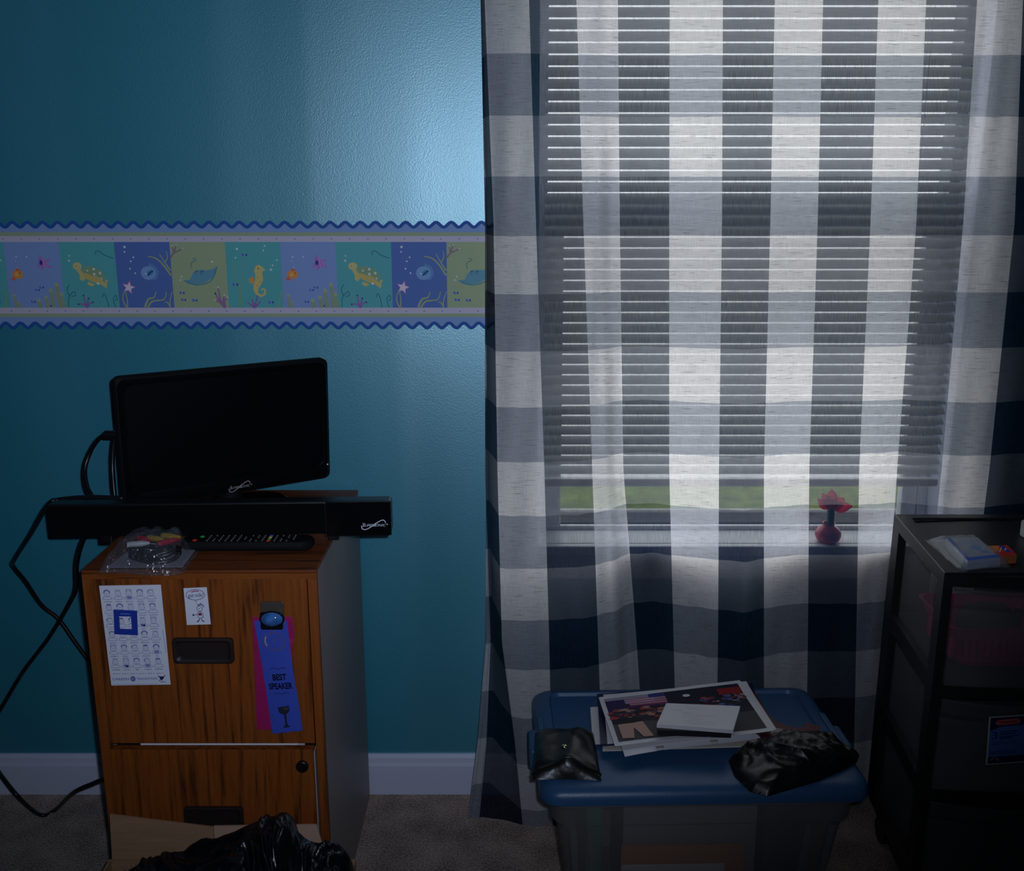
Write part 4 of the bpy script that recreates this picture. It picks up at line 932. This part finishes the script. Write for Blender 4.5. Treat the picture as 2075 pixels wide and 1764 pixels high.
# ---- things lying on the lid
def lidq(pts, z): return [Pz(x, y, z) for x, y in pts]
def page(name, pts, z, m, th=0.0012, wav=0.0, n=14):
    """slightly curling sheet between four corners on the lid"""
    tl_, tr_, br_, bl_ = lidq(pts, z); bm = bmesh.new()
    def fn(off):
        def f(u, v):
            p = (tl_ * (1 - u) + tr_ * u) * (1 - v) + (bl_ * (1 - u) + br_ * u) * v
            return p + Vector((0, 0, off + wav * (0.6 * math.sin(u * 5 + 0.6) * (v - .1) + max(0, 0.25 - v) * 1.2 * u * 2)))
        return f
    add_grid(bm, fn(0), n, n); add_grid(bm, fn(th), n, n); q_ = bmesh.new(); bm_edges = [e for e in bm.edges if e.is_boundary]
    try: bmesh.ops.bridge_loops(bm, edges=bm_edges)
    except Exception: pass
    q_.free(); return obj(name, bm, m, None, True, 40), fn(th)
Z0 = LZ + 0.0008
PW = mat('page_white', (0.66, 0.64, 0.64), 0.5, 0.4); MAN = mat('page_cream', (0.56, 0.49, 0.42), 0.6); NVB = mat('folder_navy', (0.010, 0.014, 0.045), 0.35, 0.5)
tag(page('loose_page', ((1196, 1433), (1440, 1420), (1450, 1498), (1201, 1508)), Z0, PW, 0.001)[0], 'white loose page edge sticking out beside the navy folder', 'paper')
tag(page('cream_folder', ((1222, 1436), (1540, 1425), (1548, 1512), (1221, 1522)), Z0 + .0030, MAN, 0.003)[0], 'cream folder under the photo pages on the blue lid', 'folder')
tag(page('navy_folder', ((1210, 1410), (1524, 1388), (1556, 1488), (1217, 1512)), Z0 + .0075, NVB, 0.005)[0], 'navy folder under the stack of photo pages', 'folder')
tag(page('white_page', ((1222, 1408), (1492, 1392), (1520, 1470), (1231, 1507)), Z0 + .0140, PW, 0.0015)[0], 'white page between the navy folder and the photo', 'paper')
t1, fA = page('photo_page', ((1223, 1409), (1512, 1385), (1573, 1476), (1262, 1524)), Z0 + .0185, PW, 0.002, 0.006)
t1.name = 'photo_sleeve'; tag(t1, 'white-edged clear sleeve with punched holes under the printed photo', 'page sleeve')
zz = Z0 + .0275
ph = thing('photo_print', 'printed colour photo of a crowd with a striped flag on top of the stack', 'photo', Pz(1400, 1450, zz))
o_, fB = page('paper', ((1213, 1413), (1499, 1382), (1568, 1478), (1246, 1514)), zz, PW, 0.001, 0.006)
o_.data.transform(PM[ph.name].inverted()); o_.parent = ph
k = Ink(); W2, H2 = 100.0, 70.0
def fph(x, y, h): return fB(x / W2, y / H2) + Vector((0, 0, 0.0004 + h))
def patch(x0, y0, x1, y1, col, n=8):
    k.k += 1; V_ = []; F2 = []
    for j in range(n + 1):
        for i in range(n + 1): V_.append((x0 + (x1 - x0) * i / n, y0 + (y1 - y0) * j / n))
    for j in range(n):
        for i in range(n): a_ = j * (n + 1) + i; F2.append((a_, a_ + 1, a_ + n + 2, a_ + n + 1))
    k.sh.append((V_, F2, s2l(col), k.k))
patch(3, 4, 97, 66, (46, 44, 54), 14)
patch(3, 4, 36, 15, (150, 146, 160)); patch(3, 8, 16, 24, (52, 40, 84)); patch(40, 4, 97, 24, (34, 36, 50)); patch(3, 42, 97, 66, (78, 74, 76), 14)
for i in range(7): patch(17 + i * .3, 8.5 + i * 1.5, 44, 9.6 + i * 1.5, (196, 84, 112) if i % 2 == 0 else (176, 170, 184), 4)
patch(33, 4.6, 44, 9.5, (50, 56, 120), 4); patch(16, 19, 45, 21, (90, 40, 96), 4)
for i in range(70):
    x, y = rnd.uniform(4, 50), rnd.gauss(31, 5); c_ = rnd.choice([(176, 66, 60), (140, 58, 58), (170, 130, 116), (60, 44, 52), (110, 66, 62), (150, 104, 88), (52, 56, 80), (84, 66, 70)]); k.disc(x, max(23, min(y, 44)), rnd.uniform(1.4, 3.6), c_, rnd.uniform(.8, 1.8), 10)
for i in range(46):
    x, y = rnd.uniform(66, 96), rnd.gauss(24, 5); k.disc(x, max(15, min(y, 38)), rnd.uniform(1, 3), rnd.choice([(74, 106, 176), (50, 66, 122), (160, 74, 64), (170, 130, 100), (120, 50, 52), (70, 92, 150), (60, 58, 74)]), rnd.uniform(.8, 1.8), 8)
patch(80, 9, 96, 17, (140, 36, 40), 5); k.disc(58, 13, 2.6, (220, 220, 214), 1.8); k.disc(46, 33, 5, (150, 176, 200), 3, 10, 0.4)
k.poly([(6, 44), (22, 43), (25, 64), (19, 64), (15, 50), (13, 64), (6, 63)], (188, 150, 134)); k.disc(14, 40, 9, (36, 34, 40), 4); k.disc(82, 44, 2, (190, 100, 90), 1.3)
k.build('printed_image', fph, ph, 0.000012)
bk = thing('booklet', 'small dark booklet under the white note card', 'booklet', Pz(1415, 1470, zz + .008))
qz = lidq(((1347, 1436), (1492, 1440), (1481, 1494), (1332, 1489)), zz + .0120); bm = bmesh.new(); add_prism(bm, qz, (0, 0, 0.010)); obj('cover', bm, mat('booklet_black', (0.012, 0.010, 0.012), 0.4), bk)
k = Ink()
for i in range(12): k.disc(rnd.uniform(8, 92), rnd.uniform(70, 96), rnd.uniform(1, 2.2), rnd.choice([(150, 40, 50), (120, 50, 90), (190, 90, 40)]), 1.5, 8)
k.build('printed_cover', quad_fn(*[p + Vector((0, 0, .0101)) for p in qz], 100, 100, nrm=(0, 0, 1)), bk, 0.00001)
nt_ = thing('note_card', 'white handwritten note card block on top of the photo', 'note card', Pz(1415, 1450, zz + .024))
qz = lidq(((1350, 1424), (1500, 1430), (1486, 1478), (1331, 1466)), zz + .0300); bm = bmesh.new(); add_prism(bm, [p - Vector((0, 0, .0075)) for p in qz], (0, 0, 0.0075)); obj('card_block', bm, PW, nt_)
k = Ink()
for r_ in range(9):
    x = 8 + rnd.uniform(0, 30) if r_ in (0, 1, 2) else 30 + rnd.uniform(-8, 10); e_ = x + rnd.uniform(16, 46); pts = []
    while x < min(e_, 92): pts.append((x, 14 + r_ * 9 + rnd.uniform(-2, 2))); x += 1.6
    if len(pts) > 2: k.line(pts, 0.55, (112, 108, 112))
k.build('handwriting', quad_fn(*[p + Vector((0, 0, .0002)) for p in qz], 100, 100, nrm=(0, 0, 1)), nt_, 0.00001)
# hole strip of the sleeve, towards the front
st = [fA(i / 20, 1.0) for i in range(21)]; bm = bmesh.new(); fw = Vector((0.002, -0.013, -0.0035))
for i in range(20):
    if i in (4, 11, 18): continue
    a_, b_ = st[i], st[i + 1]; v_ = [bm.verts.new(p) for p in (a_, b_, b_ + fw, a_ + fw, a_ - Vector((0, 0, .0008)), b_ - Vector((0, 0, .0008)), b_ + fw - Vector((0, 0, .0008)), a_ + fw - Vector((0, 0, .0008)))]
    for f in ((0, 1, 2, 3), (4, 5, 6, 7), (0, 1, 5, 4), (2, 3, 7, 6), (0, 3, 7, 4), (1, 2, 6, 5)): bm.faces.new([v_[j] for j in f])
for i in (4, 11, 18):
    a_, b_ = st[i], st[i + 1]
    for s0, s1 in ((0, .28), (.72, 1)):
        bm.faces.new([bm.verts.new(p) for p in (a_ + fw * s0, b_ + fw * s0, b_ + fw * s1, a_ + fw * s1)])
hs = obj('hole_strip', bm, mat('sleeve_gloss', (0.62, 0.62, 0.64), 0.2, 0.6)); hs.parent = t1
# dark red scalloped plaque
pl = [(1470, 1392), (1505, 1388), (1530, 1402), (1547, 1428), (1560, 1450), (1582, 1466), (1612, 1474), (1632, 1471), (1631, 1463), (1641, 1465), (1660, 1469), (1661, 1480), (1646, 1486), (1620, 1488), (1596, 1487), (1580, 1490), (1571, 1502), (1548, 1502), (1538, 1488), (1520, 1480), (1470, 1470)]
bm = bmesh.new(); add_prism(bm, lidq(pl, LZ + .018), (0, 0, -0.0165))
tp = thing('scalloped_plaque', 'dark red scalloped wooden piece sticking out from under the photo stack', 'plaque', Pz(1590, 1480, LZ))
obj('board', bm, mat('plaque_maroon', (0.085, 0.016, 0.016), 0.4, 0.4, var=(40, 0.25)), tp)
bm = bmesh.new(); add_prism(bm, lidq(((1566, 1474), (1586, 1476), (1582, 1484), (1572, 1482), (1562, 1486)), LZ + .0188), (0, 0, -.0006)); obj('tape', bm, mat('tape_grey', (0.26, 0.22, 0.21), 0.4), tp)

# black pouch
PL = mat('pouch_leather', (0.0075, 0.0085, 0.0075), 0.34, 0.5, bump=(35, 0.0025, 2))
pq = lidq(((1084, 1486), (1203, 1486), (1219, 1582), (1079, 1580)), LZ + 0.001)
pou = thing('snap_pouch', 'black leather pouch with a brass snap on the blue lid corner', 'pouch', sum(pq, Vector()) / 4)
def pfn(top):
    def f(u, v):
        p = (pq[0] * (1 - u) + pq[1] * u) * (1 - v) + (pq[3] * (1 - u) + pq[2] * u) * v
        e = max(0.0, 16 * u * (1 - u) * v * (1 - v)) ** 0.42; pin = 0.012 * (math.sin(u * math.pi) * (0.5 - v) * -1)
        h = (0.034 * e + 0.006 * noise.noise(Vector((u * 4, v * 4, 5))) * e + 0.004 * math.sin(u * 9 + v * 4) * e) if top else 0.0
        if top and v > 0.86: h *= 1.0 - 0.25 * math.cos(u * 6.28)
        return p + Vector((0, pin * 0.4, 0.0006 + h))
    return f
bm = bmesh.new(); add_grid(bm, pfn(1), 36, 30); add_grid(bm, pfn(0), 10, 8); obj('pouch_body', bm, PL, pou, True)
bm = bmesh.new(); add_tube(bm, [pfn(1)(i / 16, 0.90) + Vector((0, -0.002, 0.002)) for i in range(17)], 0.0022, 8, 2); obj('flap_edge', bm, PL, pou, True)
c = pfn(1)(0.47, 0.66); bm = bmesh.new(); add_lathe(bm, [(0.0052, -0.002), (0.0052, 0.0015), (0.0035, 0.0032), (0.0, 0.0036)], c, 16); obj('snap', bm, mat('brass', (0.75, 0.62, 0.32), 0.22, 0.5, 1.0), pou, True)

# folded black bag at the other corner
OUT = [(1476, 1540), (1494, 1520), (1530, 1508), (1570, 1498), (1612, 1490), (1650, 1487), (1690, 1500), (1722, 1522), (1742, 1530), (1736, 1545), (1706, 1562), (1660, 1582), (1600, 1600), (1556, 1613), (1520, 1604), (1488, 1572)]
oc = Vector((1605, 1545)); 
def bbag(top):
    def f(u, v):
        t = u * len(OUT); i = int(t) % len(OUT); q_ = t - int(t); a_, b_ = Vector(OUT[i]), Vector(OUT[(i + 1) % len(OUT)])
        e_ = a_ * (1 - q_) + b_ * q_; pxy = oc + (e_ - oc) * v; g = Pz(pxy.x, pxy.y + (16 * (1 - v) if top else 0), LZ + .0012)
        if not top: return g
        h = 0.040 * (1 - v ** 3.0) ** 0.8; n_ = Vector((g.x, g.y, 1.0))
        h += (crump(n_, 0.012, 9) + wrink(n_, 0.013, 16)) * min(1, (1 - v) * 5)
        return g + Vector((0.004 * noise.noise(n_ * 40) * (1 - v), 0.004 * noise.noise(n_ * 37) * (1 - v), max(0.0, h)))
    return f
bm = bmesh.new(); add_grid(bm, bbag(1), 96, 30); add_grid(bm, bbag(0), 32, 3); bmesh.ops.remove_doubles(bm, verts=bm.verts[:], dist=0.0002)
tag(obj('plastic_sack', bm, mat('sack_black', (0.006, 0.006, 0.006), 0.36, 0.45, bump=(30, 0.0015, 2)), None, True), 'crumpled dull black plastic sack at the front corner of the lid', 'plastic bag')

# ================================================================== DRAWER CART
UZ = 0.700; UB = 0.095
f0, b0 = Pz(1914, 1160, UZ), Pz(1812, 1041, UZ)
UX, UW, UY0, UY1, TP = f0.x, 0.372, f0.y, b0.y, b0.x - f0.x
cart = thing('drawer_cart', 'black three-drawer plastic cart with frosted drawers beside the curtain', 'drawer cart', (UX + UW / 2, (UY0 + UY1) / 2, 0))
BK = mat('cart_black', (0.012, 0.013, 0.014), 0.42, 0.45, bump=(600, 0.0002))
def cx(s, t): return UX + TP * t if s < 0 else UX + UW - TP * t       # plan narrows towards the back
def slab(bm, z0, z1, x_in=0.0, t0=0.0, t1=1.0, bow=0.0):
    pts = [(cx(-1, t0) + x_in, UY0 + (UY1 - UY0) * t0), (cx(-1, t1) + x_in, UY0 + (UY1 - UY0) * t1), (cx(1, t1) - x_in, UY0 + (UY1 - UY0) * t1), (cx(1, t0) - x_in, UY0 + (UY1 - UY0) * t0)]
    fr_ = [(pts[3][0] + (pts[0][0] - pts[3][0]) * i / 12, pts[0][1] - bow * (1 - (2 * i / 12 - 1) ** 2)) for i in range(1, 12)]
    return add_prism(bm, [(x, y, z0) for x, y in pts + fr_], (0, 0, z1 - z0))
bm = bmesh.new(); slab(bm, UZ - 0.024, UZ - 0.004, bow=0.012); obj('top', bm, BK, cart)
bm = bmesh.new(); lw = 0.024
rim = lambda i_, z: [(cx(-1, 0) + i_, UY0 + i_, z), (cx(-1, 1) + i_, UY1 - i_, z), (cx(1, 1) - i_, UY1 - i_, z), (cx(1, 0) - i_, UY0 + i_, z)]
add_loft(bm, [rim(0.0, UZ - 0.0039), rim(0.0, UZ - .001), rim(0.002, UZ), rim(lw, UZ), rim(lw + .003, UZ - 0.0036)], False, False); obj('top_rim', bm, BK, cart)
gv = [Pz(x, y, UZ - 0.0035) for x, y in ((1848, 1050), (2110, 1043), (2110, 1050), (1848, 1057))]
obj('top_groove', (lambda b_: add_prism(b_, gv, (0, 0, 0.0012)))(bmesh.new()), MATS['matte_black'], cart)
ys = lambda t: UY0 + (UY1 - UY0) * t
for s in (-1, 1):
    for t0, t1 in ((0.0, 0.10), (0.87, 1.0)):
        bm = bmesh.new(); o0, o1 = cx(s, t0), cx(s, t1); q = 0.016 * -s
        add_prism(bm, [(o0, ys(t0), UB), (o1, ys(t1), UB), (o1 + q, ys(t1), UB), (o0 + q, ys(t0), UB)], (0, 0, UZ - 0.024 - UB)); obj('post', bm, BK, cart)
DZ = [(UZ - 0.024, 0.0), (0.487, 0.0), (0.290, 0.0), (UB, 0.0)]
shelf = [0.4775, 0.2820, UB]
for z in shelf:
    bm = bmesh.new(); slab(bm, z, z + 0.020, 0.0003, bow=0.008); obj('shelf_rail', bm, BK, cart)
    for s in (-1, 1):
        bm = bmesh.new(); o0, o1, q = cx(s, .10), cx(s, .87), 0.010 * -s
        add_prism(bm, [(o0, ys(.1), z + 0.020), (o1, ys(.87), z + 0.020), (o1 + q, ys(.87), z + 0.020), (o0 + q, ys(.1), z + 0.020)], (0, 0, 0.012)); obj('side_rail', bm, BK, cart)
for s in (-1, 1):
    for t in (0.12, 0.88):
        x, y = cx(s, t) - s * 0.03, ys(t); bm = bmesh.new(); add_lathe(bm, [(0.008, UB), (0.008, 0.06)], (x, y, 0), 10); cst = obj('caster', bm, BK, cart)
        bm = bmesh.new(); add_lathe(bm, [(0.012, -0.009), (0.0265, -0.009), (0.0275, 0.0), (0.0265, 0.009), (0.012, 0.009)], (x, y, 0.0285), 18, 'X'); obj('wheel', bm, BK, cst, True, 40)
SMK = film('smoky_frost', (0.20, 0.20, 0.21), 0.46, 0.35, 0.04, bump=(30, 0.0015))
tops = [UZ - 0.0275, 0.4740, 0.2785]
for n_, (z0, z1) in enumerate(zip([q + 0.0225 for q in shelf], tops)):
    xi, xj = UX + 0.0175, UX + UW - 0.0175; fy = UY0 - 0.004
    bm = bmesh.new(); front = []
    def fd(u, v):
        x = xi + (xj - xi) * u; sc_ = 1 - (2 * u - 1) ** 2; z = z0 + (z1 - z0 - 0.012 * sc_ * (1 if n_ else 0.6)) * v
        return Vector((x, fy - 0.010 * sc_ + (0.004 if 0.78 < v < 0.82 else 0), z))
    add_grid(bm, fd, 16, 20)
    t_ = [(xi, fy, z0), (xi + TP * .8, UY1 - .02, z0), (xj - TP * .8, UY1 - .02, z0), (xj, fy, z0)]; up = [(x, y, z1 - 0.02) for x, y, z in t_]
    for i, j in ((0, 1), (1, 2), (2, 3)): bm.faces.new([bm.verts.new(p) for p in (t_[i], t_[j], up[j], up[i])])
    bm.faces.new([bm.verts.new(p) for p in t_])
    dr = obj('drawer', bm, SMK, cart, False)
    bm = bmesh.new(); add_tube(bm, [fd(i / 16, 1.0) for i in range(17)], 0.0024, 6, 0); obj('drawer_lip', bm, SMK, dr)
    if n_ == 1:
        mid = fd(0.5, 0.5)
        la = [Vector((P(x, y, fy - 0.0112).x, fy - 0.0112, P(x, y, fy - 0.0112).z)) for x, y in ((2004, 1452), (2175, 1441), (2172, 1536), (1997, 1549))]
        lb = sheet('label_sticker', la, 0.0004, mat('sticker_edge', (0.62, 0.60, 0.58), 0.5), dr)
        k = Ink(); k.rect(2, 2, 98, 98, (16, 22, 84)); k.poly([(2, 30), (14, 22), (40, 20), (70, 12), (98, 10), (98, 82), (2, 82)], (84, 124, 196))
        k.line([(14, 13), (32, 12)], 12, (208, 96, 96)); k.disc(14, 13, 6, (208, 96, 96)); k.disc(32, 12, 6, (208, 96, 96)); k.line([(13, 13), (17, 11.5), (21, 13.5), (26, 11.5), (33, 12.5)], 2, (150, 30, 40))
        k.text('3', 8, 46, 20, (24, 34, 110), None, 0, .03); [k.line([(14, y_), (x_, y_ - 1.5)], 2.2, (24, 34, 110)) for y_, x_ in ((33, 36), (38, 33), (43, 37), (47, 30))]
        for y in (54, 58, 74, 78): k.line([(4, y), (34, y - 1.5)], 1.2, (40, 54, 130))
        k.rect(48, 30, 94, 78, (40, 40, 60)); k.disc(60, 52, 7, (150, 110, 90)); k.disc(78, 60, 9, (110, 120, 90)); k.line([(2, 83), (98, 83)], 1, (150, 160, 210))
        k.ring(10, 91, 4, 1.6, (200, 130, 120), None, 180, 400, 10)
        k.build('printed_label', quad_fn(*[p + Vector((0, -.0005, 0)) for p in la], 100, 100, nrm=(0, -1, 0)), dr, 0.00001)

# pink basket seen through the top drawer
bx0, bx1 = P(1932, 1290, 1.545).x, P(1932, 1290, 1.545).x + 0.20; bz0, bz1 = 0.503, 0.585
pk = thing('pink_basket', 'pink slotted plastic basket inside the top frosted drawer', 'basket', ((bx0 + bx1) / 2, 1.62, bz0))
PK = mat('basket_pink', (0.62, 0.03, 0.20), 0.5)
bm = bmesh.new(); add_loft(bm, [[(a, b, z) for a, b in rrect(bx0 + i_, bx1 - i_, 1.545 + i_, 1.70 - i_, .02, 4)] for i_, z in ((.030, bz0), (.022, bz0 + .012), (.021, bz0 + .020))], True, False); obj('base', bm, PK, pk)
bm = bmesh.new(); add_loft(bm, [[(a, b, z) for a, b in rrect(bx0 + i_, bx1 - i_, 1.545 + i_, 1.70 - i_, .02, 4)] for i_, z in ((.008, bz0 + .058), (.0, bz1 - .004), (-.004, bz1), (.002, bz1 + .001))], False, False); obj('rim', bm, PK, pk)
for i in range(12):
    x = bx0 + .030 + i * (bx1 - bx0 - .06) / 11
    for y in (1.5585, 1.6855):
        bm = bmesh.new(); add_box(bm, x - .0042, x + .0042, y - .0015, y + .0015, bz0 + .016, bz0 + .062); obj('bar', bm, PK, pk)
for y in (1.58, 1.61, 1.64, 1.665):
    for x in (bx0 + .0135, bx1 - .0135):
        bm = bmesh.new(); add_box(bm, x - .0015, x + .0015, y - .009, y + .009, bz0 + .016, bz0 + .062); obj('bar', bm, PK, pk)
bm = bmesh.new(); bmesh.ops.create_icosphere(bm, subdivisions=3, radius=0.038)
for v in bm.verts: v.co += v.normal * crump(v.co + Vector((3, 1, 2)), 0.010, 22)
bm.transform(Matrix.Translation((bx0 + 0.10, 1.625, bz0 + 0.060)) @ Matrix.Diagonal((1.5, 1.2, .95, 1)))
tag(obj('cloth_bundle', bm, mat('cloth_grey', (0.10, 0.10, 0.11), 0.9), None, True), 'dark grey cloth bundle in the pink basket', 'cloth')

# ---- on top of the cart
TZ = UZ - 0.0035
tq = [Pz(x, y, TZ + .001) for x, y in ((1913, 1108), (1978, 1106), (2026, 1150), (1958, 1158))]
tis = thing('tissue_pack', 'blue and white tissue pack inside the clear zip bag on the cart', 'tissue pack', sum(tq, Vector()) / 4)
bm = bmesh.new()
c_ = sum(tq, Vector()) / 4
def sc4(s, z): return [c_ + (p - c_) * s + Vector((0, 0, z)) for p in tq]
add_loft(bm, [sc4(.96, 0), sc4(1, .004), sc4(1, .014), sc4(.94, .018)]); obj('pack', bm, mat('tissue_white', (0.36, 0.39, 0.48), 0.45, bump=(60, .002)), tis)
k = Ink(); BLu = (60, 96, 190); k.rect(0, 0, 12, 100, BLu); k.rect(0, 88, 100, 100, BLu); k.disc(60, 50, 18, (120, 150, 215), 12); k.disc(74, 70, 12, (110, 130, 190), 8); k.line([(30, 20), (60, 30), (84, 22)], 3, (150, 170, 220)); k.line([(62, 88), (66, 10)], 1.5, (140, 150, 190))
k.build('printed_wrap', quad_fn(*sc4(.95, .0182), 100, 100, nrm=(0, 0, 1)), tis, 0.00001)
zq = [Pz(x, y, TZ + .0006) for x, y in ((1868, 1094), (1962, 1091), (2048, 1150), (1950, 1160))]
def zb(top):
    def f(u, v):
        p = (zq[0] * (1 - u) + zq[1] * u) * (1 - v) + (zq[3] * (1 - u) + zq[2] * u) * v
        e = min(1, 6 * min(u, 1 - u, (v - 0.12) if v > .12 else 0, 1 - v)); return p + Vector((0, 0, (0.0215 * max(0, e) ** .5 + .003 * noise.noise(Vector((u * 8, v * 8, 0))) * max(0, e) + .0012) if top else 0))
    return f
zt = thing('zip_bag', 'clear zip bag around the tissue pack on the black cart top', 'zip bag', sum(zq, Vector()) / 4)
bm = bmesh.new(); add_grid(bm, zb(1), 24, 28); add_grid(bm, zb(0), 8, 8); obj('bag', bm, film('zip_poly', (0.7, 0.74, 0.78), 0.78, 0.14, 0.08, bump=(60, .004)), zt, True)
bm = bmesh.new(); add_tube(bm, [zb(1)(i / 8, 0.07) + Vector((0, 0, .001)) for i in range(9)], 0.0014, 6, 0); obj('zip_strip', bm, mat('zip_white', (0.4, 0.42, 0.44), 0.3), zt)
mq = [Pz(x, y, TZ + .015) for x, y in ((2002, 1106), (2041, 1104), (2061, 1124), (2022, 1127))]
mb = thing('small_carton', 'small red and orange carton beside the zip bag', 'box', sum(mq, Vector()) / 4 - Vector((0, 0, .014)))
bm = bmesh.new(); add_prism(bm, mq, (0, 0, -0.0145)); obj('carton', bm, mat('carton_orange', (0.55, 0.16, 0.05), 0.5), mb)
k = Ink(); k.rect(0, 0, 100, 100, (196, 40, 36)); k.poly([(0, 0), (60, 0), (30, 50), (0, 60)], (226, 130, 60)); k.poly([(50, 5), (75, 5), (90, 70), (60, 70)], (40, 50, 150)); k.line([(30, 60), (60, 20)], 5, (230, 200, 190)); k.line([(62, 50), (78, 30)], 5, (220, 220, 240))
k.build('printed_top', quad_fn(*[p + Vector((0, 0, .0002)) for p in mq], 100, 100, nrm=(0, 0, 1)), mb, 0.00001)
c = Pz(2100, 1086, TZ + .001)
bm = bmesh.new(); add_lathe(bm, [(0.016, 0.0), (0.027, 0.0), (0.027, 0.024), (0.0255, 0.0245), (0.016, 0.0245), (0.016, 0.0)], c, 28, cap=False)
tag(obj('tape_roll', bm, mat('tape_white', (0.55, 0.55, 0.54), 0.5), None, True, 40), 'white roll of tape standing on the black cart top', 'tape')

# ================================================================== VASE ON THE SILL
vc = Vector((P(1676, 1108, 1.975).x, 1.9755, OZ0 + 0.0022))
RG = mat('red_glass', (0.60, 0.02, 0.05), 0.12, 0.6, Transmission_Weight=0.15)
va = thing('bud_vase', 'round red glass bud vase on the window sill behind the curtain', 'vase', vc)
bm = bmesh.new(); add_lathe(bm, [(0.0, 0.0), (0.017, 0.0), (0.024, 0.005), (0.0272, 0.014), (0.0265, 0.022), (0.020, 0.031), (0.012, 0.035), (0.0115, 0.040), (0.013, 0.042), (0.0105, 0.041), (0.0095, 0.034)], vc, 24, cap=False); obj('bowl', bm, RG, va, True)
fl = thing('artificial_flower', 'red flower on a thick green stem in the red vase', 'flower', vc + Vector((0, 0, .03)))
bm = bmesh.new(); add_tube(bm, [vc + Vector((0.002, 0, .012)), vc + Vector((0.003, 0, .045)), vc + Vector((0.002, 0, .075))], 0.0075, 10, 3); obj('stem', bm, mat('stem_green', (0.012, 0.075, 0.030), 0.5), fl, True)
PT = film('petal_red', (0.80, 0.03, 0.06), 0.0, 0.4, 0.04)
fc_ = vc + Vector((0.002, 0, .076))
for a_, e_, l_ in ((192, 30, .036), (150, 52, .034), (100, 82, .040), (-6, 4, .044), (18, 34, .034), (260, 30, .022), (60, 40, .024), (310, 25, .022)):
    d_ = Vector((math.cos(R(a_)) * math.cos(R(e_)), math.sin(R(a_)) * math.cos(R(e_)) * 0.45, math.sin(R(e_)))).normalized(); s_ = d_.cross(Vector((0.2, 1, 0.1))).normalized(); n_ = d_.cross(s_)
    def pf(u, v, d_=d_, s_=s_, n_=n_, l_=l_): wv_ = math.sin(min(1, v * 1.02) * math.pi * 0.93 + 0.16) * 0.0125; return fc_ + d_ * (v * l_) + s_ * ((u - .5) * 2 * wv_) + n_ * (0.006 * (u - .5) ** 2 * 4 - 0.004 * v * v)
    bm = bmesh.new(); add_grid(bm, pf, 4, 7); obj('petal', bm, PT, fl, True)
bm = bmesh.new(); add_lathe(bm, [(0.0, -0.006), (0.0085, -0.002), (0.0115, 0.006), (0.009, 0.013), (0.0, 0.016)], fc_, 14); obj('flower_cup', bm, PT, fl, True)
